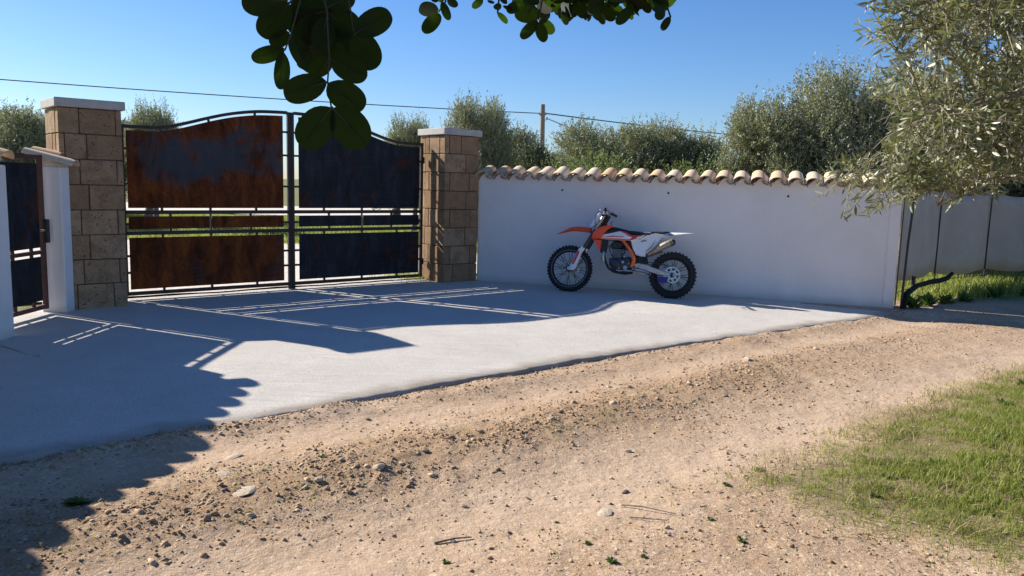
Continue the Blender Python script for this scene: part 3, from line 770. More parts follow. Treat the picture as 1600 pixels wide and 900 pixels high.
# tank and seat
pr('fuel_tank', [(.40, .80), (.43, .87), (.50, .95), (.62, .965), (.76, .94), (.90, .86), (.90, .80)], sym(.10, .03), M['black'])
pr('seat', [(.56, .965), (.616, .991), (.70, .975), (.834, .945), (.994, .937), (1.185, .951), (1.402, .957), (1.396, .938), (1.214, .915), (1.086, .880), (.96, .865), (.80, .90), (.66, .93)], sym(.072, .014), M['seat'])
pr('seat_mark', [(1.04, .932), (1.155, .936), (1.15, .923), (1.045, .919)], [(-.0735, 0), (-.071, 0)], M['white'])
# shrouds with graphics
for sgn, lb in ((-1, None), (1, 'shroud on the wall side')):
    yo, yi = sgn*.155, sgn*.125
    pr('tank_shroud', [(.300, .794), (.314, .885), (.355, .93), (.402, .962), (.471, .992), (.587, 1.006), (.62, .99), (.54, .945), (.47, .87), (.436, .80)], [(yi, 0), (yo*.985, .003), (yo, .012)], M['orange'], label=lb)
    pr('shroud_graphic', [(.437, .797), (.47, .868), (.60, .895), (.729, .930), (.802, .912), (.896, .87), (.98, .868), (1.086, .888), (1.04, .845), (.96, .815), (.905, .795), (.70, .792)], [(sgn*.112, 0), (sgn*.134, .002), (sgn*.137, .008)], M['white'], label='white shroud tail with red stripes')
    pr('red_stripe', [(.455, .828), (.60, .853), (.76, .850), (.80, .838), (.60, .836)], [(sgn*.136, 0), (sgn*.139, 0)], M['red'])
    pr('red_stripe', [(.445, .802), (.47, .814), (.70, .814), (.90, .812), (.905, .799), (.70, .796)], [(sgn*.136, 0), (sgn*.1392, 0)], M['orange'])
    pr('red_stripe', [(.70, .925), (.735, .928), (.80, .910), (.89, .875), (.97, .870), (1.06, .884), (1.02, .862), (.97, .848), (.955, .825), (.90, .803), (.86, .808), (.90, .840), (.84, .862), (.78, .895)], [(sgn*.136, 0), (sgn*.1395, 0)], M['red'])
    pr('lower_shroud', [(.309, .791), (.446, .787), (.441, .66), (.43, .648), (.399, .650), (.371, .716)], [(sgn*.10, 0), (sgn*.128, .004)], M['orange'])
    pr('shroud_mark', [(1.055, .868), (1.15, .888), (1.165, .902), (1.075, .884)], [(sgn*.1285, 0), (sgn*.1305, 0)], M['black'])
pr('radiator', [(.40, .79), (.54, .79), (.52, .60), (.44, .60)], [(-.10, 0), (-.05, 0)], M['black'])
pr('number_plate', [(.340, 1.172), (.378, 1.192), (.425, 1.165), (.40, 1.09), (.318, .985), (.255, .978), (.265, 1.02)], [(-.075, .012), (-.07, 0), (.07, 0), (.075, .012)], M['white'])
pr('panel_mark', [(1.03, .795), (1.10, .812), (1.105, .800), (1.035, .783)], [(-.1302, 0), (-.1285, 0)], M['dark_metal'])
pr('panel_mark', [(1.40, .905), (1.47, .918), (1.475, .910), (1.405, .897)], [(-.1, 0), (-.02, 0)], M['dark_metal'])
MB().lathe([(.001, .03), (.03, .03), (.034, .0), (.034, -.02)], 16, axis='z', c=(.545, 0, .985)).build('fuel_cap', M['black'], bike, 40)
# fork
ax = Vector((-.0, .330)); tp = Vector((.455, 1.165)); fd = (tp-ax).normalized()
for sgn in (-1, 1):
    y_ = sgn*.105
    def fp(k, off=0): q = ax+fd*k+Vector((fd.y, -fd.x))*off; return (q.x, y_, q.y)
    f1 = MB().tube([fp(.70, .012), fp(.93, .012)], .026, 14).build('fork_tube', M['fork_gold'], bike, 40)
    MB().tube([fp(.38, .012), fp(.70, .012)], .0275, 14).build('fork_outer', M['dark_metal'], bike, 40)
    MB().tube([fp(0.02, .012), fp(.38, .012)], .021, 12).build('fork_slider', M['silver'], bike, 40)
    pr('fork_guard', [(.118, .640), (.176, .692), (.184, .640), (.150, .52), (.088, .345), (.060, .318), (.0, .318), (-.012, .352), (.035, .45)], [(y_+sgn*.022, 0), (y_+sgn*.036, .003), (y_+sgn*.04, .01)], M['white'])
    pr('red_stripe', [(.108, .600), (.140, .615), (.128, .555), (.062, .405), (.030, .412), (.06, .48)], [(y_+sgn*.038, 0), (y_+sgn*.0415, 0)], M['red'])
    MB().lathe([(.001, y_-.02), (.024, y_-.02), (.026, y_+.02), (.001, y_+.02)], 16, c=(-.015, 0, .345)).build('axle_clamp', M['silver'], bike, 40)
for k, hh in ((.64, .03), (.93, .028)):
    a = ax+fd*k; MB().box(a.x-.035, a.x+.06, -.14, .14, a.y-hh/2, a.y+hh/2, .006).build('triple_clamp', M['black'], bike)
MB().tube([(.40, 0, .93), (.49, 0, 1.13)], .035, 12).build('steering_stem', M['black'], bike, 40)
# handlebar
hb = [(.53, -.40, 1.205), (.50, -.26, 1.215), (.468, -.13, 1.232), (.462, -.06, 1.20), (.462, .06, 1.20), (.468, .13, 1.232), (.50, .26, 1.215), (.53, .40, 1.205)]
MB().tube(hb, .0125, 10).build('handlebar', M['silver'], bike, 50)
MB().tube([(.462, -.11, 1.232), (.462, .11, 1.232)], .022, 10).build('bar_pad', M['orange'], bike, 50)
MB().box(.43, .49, -.05, .05, 1.165, 1.215, .008).build('bar_clamp', M['silver'], bike)
for sgn in (-1, 1):
    MB().tube([(.533, sgn*.41, 1.205), (.503, sgn*.28, 1.214)], .018, 10).build('grip', M['black'], bike, 50)
    MB().tube([(.45, sgn*.24, 1.20), (.42, sgn*.28, 1.205), (.46, sgn*.38, 1.19)], .007, 6).build('lever', M['silver'], bike, 50)
    MB().box(.475, .515, sgn*.235-.02, sgn*.235+.02, 1.195, 1.235, .006).build('lever_perch', M['black'], bike)
MB().tube([(.47, -.2, 1.21), (.50, -.12, 1.15), (.487, -.06, 1.08), (.49, -.03, 1.0)], .006, 6).build('cable', M['black'], bike, 50)
MB().tube([(.40, -.2, 1.2), (.33, -.14, 1.12), (.34, -.12, .95), (.22, -.12, .72), (.06, -.12, .42)], .005, 6).build('cable', M['black'], bike, 50)
MB().tube([(.545, 0, 1.0), (.55, 0, 1.06), (.56, .02, 1.085), (.53, .03, 1.04)], .004, 6).build('cable', M['black'], bike, 50)
# frame
MB().tube([(.43, 0, .93), (.46, 0, .74), (.47, 0, .60), (.515, -.06, .48), (.565, -.085, .39), (.64, -.09, .338), (.785, -.09, .322), (.90, -.09, .345)], .019, 10).build('frame_cradle', M['black'], bike, 50)
MB().tube([(.64, .09, .338), (.785, .09, .322), (.90, .09, .345)], .019, 10).build('frame_cradle', M['black'], bike, 50)
for s_ in (-1, 1):
    MB().tube([(.45, s_*.04, .90), (.60, s_*.09, .87), (.76, s_*.105, .79), (.83, s_*.108, .715), (.895, s_*.108, .63), (.937, s_*.108, .54), (.935, s_*.105, .48), (.905, s_*.10, .415)], [.02, .02, .021, .025, .028, .029, .028, .022], 12).build('frame_spar', M['frame_orange'], bike, 50)
    MB().tube([(.80, s_*.08, .83), (1.10, s_*.08, .90), (1.35, s_*.07, .93)], .012, 8).build('subframe', M['black'], bike, 50)
    MB().tube([(.93, s_*.08, .56), (1.12, s_*.08, .75), (1.30, s_*.07, .90)], .012, 8).build('subframe', M['black'], bike, 50)
# engine
pr('crankcase', [(.565, .53), (.70, .545), (.86, .565), (.905, .50), (.90, .40), (.84, .355), (.70, .345), (.62, .365), (.57, .43)], sym(.105, .035), M['dark_metal'])
MB().lathe([(.001, -.132), (.05, -.132), (.062, -.125), (.066, -.10)], 30, c=(.685, 0, .445)).build('ignition_cover', M['dark_metal'], bike, 40)
MB().lathe([(.001, -.120), (.028, -.120), (.034, -.112), (.034, -.10)], 24, c=(.82, 0, .40)).build('drive_sprocket_cover', M['alu'], bike, 40)
cy = MB()
for i in range(7):
    z = .54+i*.0185; cy.box(.60+i*.0015, .742+i*.0015, -.075, .075, z, z+.009, .002)
cy.box(.615, .735, -.062, .062, .53, .668); cy.build('cylinder', M['grey_metal'], bike)
pr('cylinder_head', [(.59, .670), (.75, .670), (.775, .76), (.70, .785), (.60, .775), (.575, .72)], sym(.075, .015), M['black'])
pr('head_cover', [(.60, .745), (.72, .75), (.715, .79), (.62, .79)], sym(.05, .01), M['dark_metal'])
pr('airbox', [(.78, .80), (.98, .82), (1.0, .62), (.95, .60), (.87, .70)], sym(.085, .015), M['black'])
MB().tube([(.76, 0, .70), (.83, 0, .69), (.90, 0, .69)], [.03, .034, .042], 14).build('throttle_body', M['dark_metal'], bike, 50)
MB().tube([(.60, -.02, .71), (.53, -.035, .70), (.48, -.05, .62), (.475, -.06, .55), (.50, -.06, .47)], [.02, .021, .024, .03, .026], 12).build('exhaust_header', M['titan'], bike, 50)
MB().tube([(.492, -.085, .62), (.480, -.088, .57), (.482, -.088, .52), (.495, -.085, .47)], [.018, .032, .034, .02], 12, flat=.8).build('resonance_chamber', M['alu'], bike, 50)
for (a, b, c_, r_) in ((.60, .60, -.085, .012), (.78, .48, -.112, .020), (.735, .385, -.115, .015), (.87, .46, -.11, .014), (.80, .56, -.09, .018), (.76, .63, -.08, .013)):
    MB().lathe([(.001, c_-.012), (r_*.7, c_-.012), (r_, c_-.006), (r_, c_+.02)], 14, c=(a, 0, b)).build('engine_bolt', M['alu'], bike, 40)
MB().tube([(.60, -.07, .76), (.56, -.08, .68), (.60, -.09, .58), (.66, -.1, .52)], .007, 6).build('hose', M['black'], bike, 50)
MB().tube([(.76, -.08, .74), (.80, -.09, .64), (.78, -.1, .58)], .009, 6).build('hose', M['black'], bike, 50)
MB().box(.80, .93, -.20, -.11, .345, .362, .004).build('footpeg', M['alu'], bike)
MB().tube([(.86, -.118, .37), (.74, -.135, .345), (.70, -.15, .36)], .008, 8).build('shift_lever', M['silver'], bike, 50)
# swingarm, chain, linkage
for sgn in (-1, 1):
    pr('swingarm', [(.930, .475), (1.0, .480), (1.124, .463), (1.302, .405), (1.443, .366), (1.53, .352), (1.535, .318), (1.45, .315), (1.309, .326), (1.132, .372), (.953, .415)], [(sgn*.066, .006), (sgn*.072, 0), (sgn*.098, 0), (sgn*.104, .008)], M['alu'])
MB().lathe([(.001, -.112), (.014, -.112), (.020, -.108), (.020, -.06)], 18, c=(1.49, 0, .335)).build('axle_nut', M['black'], bike, 40)
MB().tube([(.86, -.115, .445), (1.10, -.108, .50), (1.2, -.105, .492), (1.49, -.063, .458)], .0065, 6).build('chain', M['dark_metal'], bike)
MB().tube([(.86, -.115, .375), (1.10, -.108, .345), (1.28, -.10, .27), (1.49, -.063, .213)], .0065, 6).build('chain', M['dark_metal'], bike)
pr('chain_guide', [(1.288, .300), (1.36, .305), (1.43, .290), (1.432, .222), (1.35, .212), (1.30, .228)], [(-.112, .004), (-.105, 0), (-.07, 0)], M['blue'])
pr('chain_guard', [(1.0, .487), (1.2, .470), (1.32, .425), (1.2, .455), (1.0, .475)], [(-.108, 0), (-.09, 0)], M['black'])
MB().tube([(.93, 0, .395), (1.04, 0, .35), (1.20, 0, .325)], .018, 8).build('shock_linkage', M['alu'], bike, 50)
pr('link_plate', [(.95, .40), (1.04, .395), (1.19, .345), (1.20, .32), (1.04, .318), (.97, .36)], [(-.055, .003), (-.045, 0)], M['alu'])
MB().tube([(1.0, 0, .40), (1.0, 0, .62), (.98, 0, .78)], .028, 12).build('rear_shock', M['dark_metal'], bike, 50)
MB().tube([(1.118, -.10, .600), (1.125, -.10, .54), (1.14, -.10, .475)], .010, 8).build('hose', M['black'], bike, 50)
pr('mud_flap', [(.985, .60), (1.11, .60), (1.12, .475), (1.0, .49)], [(-.02, 0), (.02, 0)], M['black'])
# muffler
MB().tube([(1.02, .10, .60), (1.12, -.06+.12, .605), (1.135, .075, .615), (1.20, .075, .65), (1.30, .08, .705)], [.022, .022, .026, .034, .048], 14).build('exhaust_pipe', M['titan'], bike, 50)
mf = MB(); dmx = Vector((1.40-1.13, 0, .775-.612)).normalized()
mf.tube([Vector((1.135, -.098, .606)), Vector((1.20, -.10, .640)), Vector((1.27, -.105, .690)), Vector((1.35, -.108, .742)), Vector((1.445, -.108, .788)), Vector((1.475, -.106, .802))], [.022, .032, .050, .060, .062, .055], 18, flat=.85)
mf.build('muffler', M['titan'], bike, 45)
MB().tube([(1.445, -.108, .788), (1.500, -.104, .803), (1.515, -.103, .806)], [.0632, .045, .024], 16, flat=.85).build('muffler_end_cap', M['dark_metal'], bike, 45)
pr('caliper', [(.10, .36), (.145, .37), (.155, .315), (.13, .285), (.10, .30)], [(-.085, .004), (-.05, 0)], M['alu'])

# ------------------------------------------------------------ fence with shade cloth right of the wall
FP = [(5.46, 11.45), (6.96, 13.3), (8.45, 14.45), (9.75, 14.9), (12.5, 15.9), (15.5, 17.0)]
fence = empty('shade_cloth_fence', (5.46, 11.45, 0), 0, label='grey shade cloth fence on thin dark rods right of the white wall end', cat='fence')
def fl(x, y, z): return (x-5.46, y-11.45, z)
V = []; nz = 7; nsub = 12; cols = []
for i in range(len(FP)-1):
    for k in range(nsub):
        t_ = k/nsub; cols.append((FP[i][0]*(1-t_)+FP[i+1][0]*t_, FP[i][1]*(1-t_)+FP[i+1][1]*t_, t_, i))
cols.append((*FP[-1], 0, len(FP)-2))
for (x, y_, t_, i) in cols:
    sag = math.sin(t_*PI)
    for k in range(nz):
        f = k/(nz-1); z = .34-.06*sag-.06*min(1, i)+f*(1.34+.05*(1-sag))
        off = .05*sag*math.sin(f*PI+.4)+.012*math.sin(x*9+f*5)
        V.append(fl(x+off*.6, y_-off*.75-.03, z))
Fc = [[a*nz+b, (a+1)*nz+b, (a+1)*nz+b+1, a*nz+b+1] for a in range(len(cols)-1) for b in range(nz-1)]
me = MB().add(V, Fc).mesh('shade_cloth', M['cloth'], 60); o = link('shade_cloth', me, parent=fence)
md = o.modifiers.new('thick', 'SOLIDIFY'); md.thickness = .004
for i, (x, y_) in enumerate(FP):
    MB().tube([fl(x, y_-.06, -.1), fl(x+.004, y_-.06, .9), fl(x+.012, y_-.06, 1.82)], .013, 8).build('post', M['galv'], fence, 50)
MB().tube([fl(x, y_-.045, .165) for x, y_ in FP], .006, 6).build('wire', M['galv'], fence, 50)
MB().tube([fl(x, y_-.045, 1.70) for x, y_ in FP], .005, 6).build('wire', M['galv'], fence, 50)
# black bent pipe lying along its foot
pp = [(5.40, 11.0, .0), (5.41, 11.02, .10), (5.43, 11.05, .175), (5.55, 11.2, .205), (6.0, 11.9, .215), (6.5, 12.45, .225), (6.8, 12.75, .215), (7.05, 13.0, .235), (7.2, 13.15, .30)]
pipe = MB().tube(pp, [.035, .04, .042, .04, .038, .038, .042, .04, .025], 10).build('black_pipe', M['pipe'], None, 50)
tag(pipe, 'bent black pipe lying low along the foot of the grey fence', 'pipe')
rod = MB().tube([(5.375, 11.03, -.05), (5.40, 11.035, .9), (5.45, 11.05, 1.66)], .017, 8).build('black_rod', M['black'], None, 50)
tag(rod, 'thin upright black rod standing against the right end of white wall', 'rod')
MB().tube([(5.9, 11.8, .22), (5.91, 11.81, .37)], .03, 8).build('pipe_stub', M['black'], pipe, 50)

# ------------------------------------------------------------ utility pole, cables
up = empty('utility_pole', (1.27, 40, 0), 0, label='grey utility pole standing beyond the olive trees behind the wall', cat='utility pole')
MB().tube([(0.08, 0, -.3), (.02, 0, 3), (0, 0, 5.45)], [.16, .135, .11], 12).build('post', M['pole_wood'], up, 50)
for sx, z in ((-.16, 4.95), (.16, 4.95), (.22, 4.72)):
    MB().lathe([(.03, 0), (.05, .03), (.03, .06), (.055, .09), (.02, .12)], 10, axis='z', c=(sx, 0, z)).build('insulator', M['cap'], up, 50)
    MB().tube([(0, 0, z-.03), (sx, 0, z)], .015, 6).build('bracket', M['galv'], up)
def cable(a, b, sag, label, r=.022):
    P = []
    for i in range(25):
        t_ = i/24; p = Vector(a).lerp(Vector(b), t_); p.z -= sag*4*t_*(1-t_); P.append(p)
    tag(MB().tube(P, r, 5).build('power_cable', M['wire'], None, 50), label, 'cable', 'overhead cables from the utility pole')
cable((1.1, 40, 5.02), (-41, 24.5, 5.9), .35, 'black overhead cable running left from the utility pole above the gate')
cable((1.45, 40, 5.02), (44, 88, 7.3), .6, 'upper overhead cable running right from the utility pole', .03)
cable((1.5, 40, 4.78), (9, 60, 4.2), .1, 'lower overhead cable dropping right from the utility pole into the trees', .022)

# ------------------------------------------------------------ far house with red tiled roof
hs = empty('farmhouse', (23.2, 43, 0), R(8), label='far house with red tiled roof glimpsed through the olive branches at right', cat='house')
MB().box(-5, 5, 0, 7, -.1, 4.9).build('wall', M['whitewash'], hs)
V = []; Fc = []; nx = 90
for side in (0, 1):
    for i in range(nx+1):
        x = -5.3+10.6*i/nx; w = .06*abs(math.sin(i*PI/2)) if 1 else 0
        y0, y1 = (-.4, 3.5) if side == 0 else (7.4, 3.5)
        V += [(x, y0, 4.85+w), (x, y1, 6.3+w), (x, y0, 4.75), (x, y1, 6.2)]
    b = side*(nx+1)*4
    for i in range(nx):
        a = b+i*4; c_ = a+4; Fc += [[a, c_, c_+1, a+1], [a+2, a+3, c_+3, c_+2], [a, a+2, c_+2, c_]]
MB().add(V, Fc).build('roof', M['roof_tile'], hs)
ridge = MB().tube([(-5.35, 3.5, 6.32), (5.35, 3.5, 6.32)], .13, 8).build('ridge_tiles', M['roof_tile'], hs)
for x in (-3, 0, 3):
    w_ = MB().box(x-.5, x+.5, -.03, .02, 1.2, 2.6).build('window', M['whitewash'], hs)
    MB().box(x-.44, x+.44, -.04, -.032, 1.26, 2.54).build('pane', M['glass_dark'], w_)
# gable fill
MB().add([(-5, 0, 4.9), (-5, 7, 4.9), (-5, 3.5, 6.2), (5, 0, 4.9), (5, 7, 4.9), (5, 3.5, 6.2)], [[0, 1, 2], [3, 5, 4], [0, 3, 4, 1], [0, 2, 5, 3], [1, 4, 5, 2]]).build('gable', M['whitewash'], hs)

# ============================================================ VEGETATION
def norm(a): return a/np.maximum(np.linalg.norm(a, axis=-1, keepdims=True), 1e-9)
def leaf_quads(pos, dirn, nrm, L, W, fold=0.0):
    """pos base, dirn axis, nrm blade normal -> pointed leaves, 6 verts, 2 quads each"""
    s = norm(np.cross(dirn, nrm)); n2 = norm(np.cross(s, dirn)); L = L[:, None]; W = W[:, None]
    v = np.stack([pos, pos+dirn*L*.35+s*W-n2*fold*W, pos+dirn*L*.7+s*W*.8-n2*fold*W*1.5, pos+dirn*L-n2*L*.10, pos+dirn*L*.7-s*W*.8-n2*fold*W*1.5, pos+dirn*L*.35-s*W-n2*fold*W], 1)
    k = len(pos); b = np.arange(k)[:, None]*6
    f = np.concatenate([b+np.array([0, 1, 2, 3]), b+np.array([0, 3, 4, 5])], 1).reshape(-1, 4)
    return v.reshape(-1, 3), f
def leaf_diamond(pos, dirn, nrm, L, W):
    s = norm(np.cross(dirn, nrm)); L = L[:, None]; W = W[:, None]
    v = np.stack([pos, pos+dirn*L*.5+s*W, pos+dirn*L, pos+dirn*L*.5-s*W], 1); b = np.arange(len(pos))[:, None]*4
    return v.reshape(-1, 3), b+np.array([0, 1, 2, 3])
def rdir(n, r): return norm(r.normal(size=(n, 3)))

def crown_mesh(seed, rx, ry, h0, h1, nlump, nshoot, nleaf, m_, leafL=.076, upb=.9):
    r = np.random.default_rng(seed); cz = (h0+h1)/2; rz = (h1-h0)/2
    # lumps on and inside an irregular ellipsoid
    d = rdir(nlump, r); d[:, 2] = d[:, 2]*.9+.1; rad = r.uniform(.35, .86, nlump)[:, None]
    lc = d*rad*np.array([rx, ry, rz])+np.array([0, 0, cz]); lr = r.uniform(.28, .62, nlump)*min(rx, rz)*.75
    li = r.integers(0, nlump, nshoot); sd_ = rdir(nshoot, r)
    base = lc[li]+sd_*(lr[li]*r.uniform(.45, 1.0, nshoot))[:, None]
    ax_ = norm(sd_*.8+np.array([0, 0, upb])+r.normal(size=(nshoot, 3))*.35)
    sl = r.uniform(.16, .5, nshoot)*(1+.5*(r.random(nshoot) < .12))
    t_ = np.tile((np.arange(nleaf)+.5)/nleaf, nshoot); si = np.repeat(np.arange(nshoot), nleaf)
    pos = base[si]+ax_[si]*(sl[si]*t_)[:, None]+r.normal(size=(len(si), 3))*.012
    ld = norm(ax_[si]*.75+rdir(len(si), r)*.85); nn = rdir(len(si), r)
    L = leafL*r.uniform(.7, 1.35, len(si)); W = L*r.uniform(.13, .2, len(si))
    v, f = leaf_diamond(pos, ld, nn, L, W)
    me = np_mesh('crown', v, f, m_)
    return me, lc, lr
def trunk_mb(lc, h0, r):
    mb = MB(); b = Vector((0, 0, -.1)); fork_ = Vector((.1, .05, h0*.75))
    mb.tube([b, Vector((.06, -.05, h0*.35)), fork_], [.2, .15, .12], 10)
    idx = list(range(len(lc))); r.shuffle(idx)
    for i in idx[:12]:
        q = Vector(lc[i]); mid = fork_.lerp(q, .5)+Vector((r.uniform(-.15, .15), r.uniform(-.15, .15), r.uniform(0, .2)))
        mb.tube([fork_, mid, q], [.07, .04, .015], 6, False)
    return mb
protos = []
for s_, (rx, ry, h0, h1, nl, mt) in enumerate([(1.7, 1.6, .7, 3.6, 30, 'olive_far'), (1.9, 1.7, .6, 3.4, 34, 'olive_far2'), (1.5, 1.5, .8, 4.0, 28, 'olive_far'), (2.1, 1.8, .7, 4.3, 44, 'olive_far')]):
    cm, lc, lr = crown_mesh(100+s_, rx, ry, h0, h1, nl, 3400+350*s_, 18, M[mt])
    tm = trunk_mb(lc, h0+.4, random.Random(s_)).mesh('trunk', M['bark'], 60)
    protos.append((cm, tm, h1+.15))
TREES = [ # x, y, top, proto, rot, width factor, label
    (-3.1, 25, 3.78, 2, .3, .58, 'olive tree just left of the right stone pillar, above the dark gate leaf'),
    (-1.05, 22, 3.9, 0, 1.2, .6, 'tallest dark olive tree directly behind the right stone pillar'),
    (.05, 24.5, 3.35, 1, 2.2, .7, 'low dark olive tree just left of the utility pole'),
    (1.2, 27, 2.75, 1, 4.0, 1.1, 'low olive tree in front of the utility pole'),
    (2.55, 22.5, 3.35, 0, 2.9, .95, 'rounded grey green olive tree right of the utility pole, above the motorbike'),
    (3.6, 23.5, 3.25, 3, .9, .8, 'bushy olive tree between the pole and the gap in the treeline'),
    (4.45, 22.5, 3.62, 2, 5.1, .85, 'upright olive tree left of the gap in the treeline, above the bike tail'),
    (5.65, 17.9, 3.62, 0, 3.7, .70, 'grey green olive tree above the white wall, just right of the treeline gap'),
    (7.0, 17.4, 4.28, 3, 0.2, .80, 'tallest olive tree behind the wall, left of the near branches'),
    (8.8, 18.2, 4.05, 0, 1.2, 1.1, 'olive tree behind the wall end, mostly hidden by near branches'),
    (10.9, 18.6, 3.5, 1, 2.4, 1.1, 'olive tree behind the grey fence, mostly hidden by near branches'),
    (12.9, 18.5, 4.0, 3, 4.4, 1.0, 'olive tree behind the grey fence at the right edge'),
    (-11.1, 25, 4.0, 2, 1.1, .55, 'olive tree rising above the left end of the rusty gate'),
    (-15.3, 25, 3.6, 0, 2.6, 1.0, 'olive tree seen left of the left stone pillar'),
    (-13.1, 29, 3.7, 1, .4, 1.2, 'olive tree behind the left stone pillar'),
]
for (x, y_, top, p, rz_, wf, lb) in TREES:
    cm, tm, ph = protos[p]
    o = empty('olive_tree', (x, y_, 0), rz_, label=lb, cat='tree', group='olive trees beyond the walls'); s_ = top/ph
    o.scale = (wf, wf, s_)
    link('crown', cm, parent=o); link('trunk', tm, parent=o)
for (x, y_, s_, rz_) in [(.2, 31, .8, 1), (3.3, 33, .85, 2), (6.9, 31, .8, 3), (9.5, 29, .9, 4), (-4.9, 33, .72, .5), (13.5, 27, 1, 2.2), (-18.5, 31, .9, 1.4)]:
    cm, tm, ph = protos[1]
    o = empty('olive_tree', (x, y_, 0), rz_, label='distant low olive tree '+{.2: 'left of the utility pole, behind nearer crowns', 3.3: 'right of the utility pole, behind nearer crowns', 6.9: 'filling the gap in the treeline above the wall', 9.5: 'behind the tallest tree over the wall', -4.9: 'low behind the dark gate leaf', 13.5: 'at the right edge beyond the grey fence', -18.5: 'at the far left edge above the tiles'}[x], cat='tree', group='distant olive trees filling the grove'); o.scale = (1.3, 1.2, s_)
    link('crown', cm, parent=o); link('trunk', tm, parent=o)
# light green shrubs just above the coping
sh_me, lc, lr = crown_mesh(300, .95, .8, .1, 1.9, 14, 900, 14, M['shrub'], .05, .6)
sh_st = trunk_mb(lc, .4, random.Random(5)).mesh('stem', M['bark'], 60)
for (x, y_, s_, lb) in [(.95, 15.6, 1.12, 'yellow green shrub just behind the wall coping, left of the bike'), (2.15, 15.4, 1.18, 'yellow green shrub just behind the wall coping, above the bike'), (3.6, 15.6, 1.1, 'yellow green shrub behind the wall coping, right of the bike')]:
    o = empty('shrub', (x, y_, 0), x, label=lb, cat='shrub', group='shrubs behind the white wall'); o.scale = (s_, s_, s_); link('crown', sh_me, parent=o); link('stem', sh_st, parent=o)

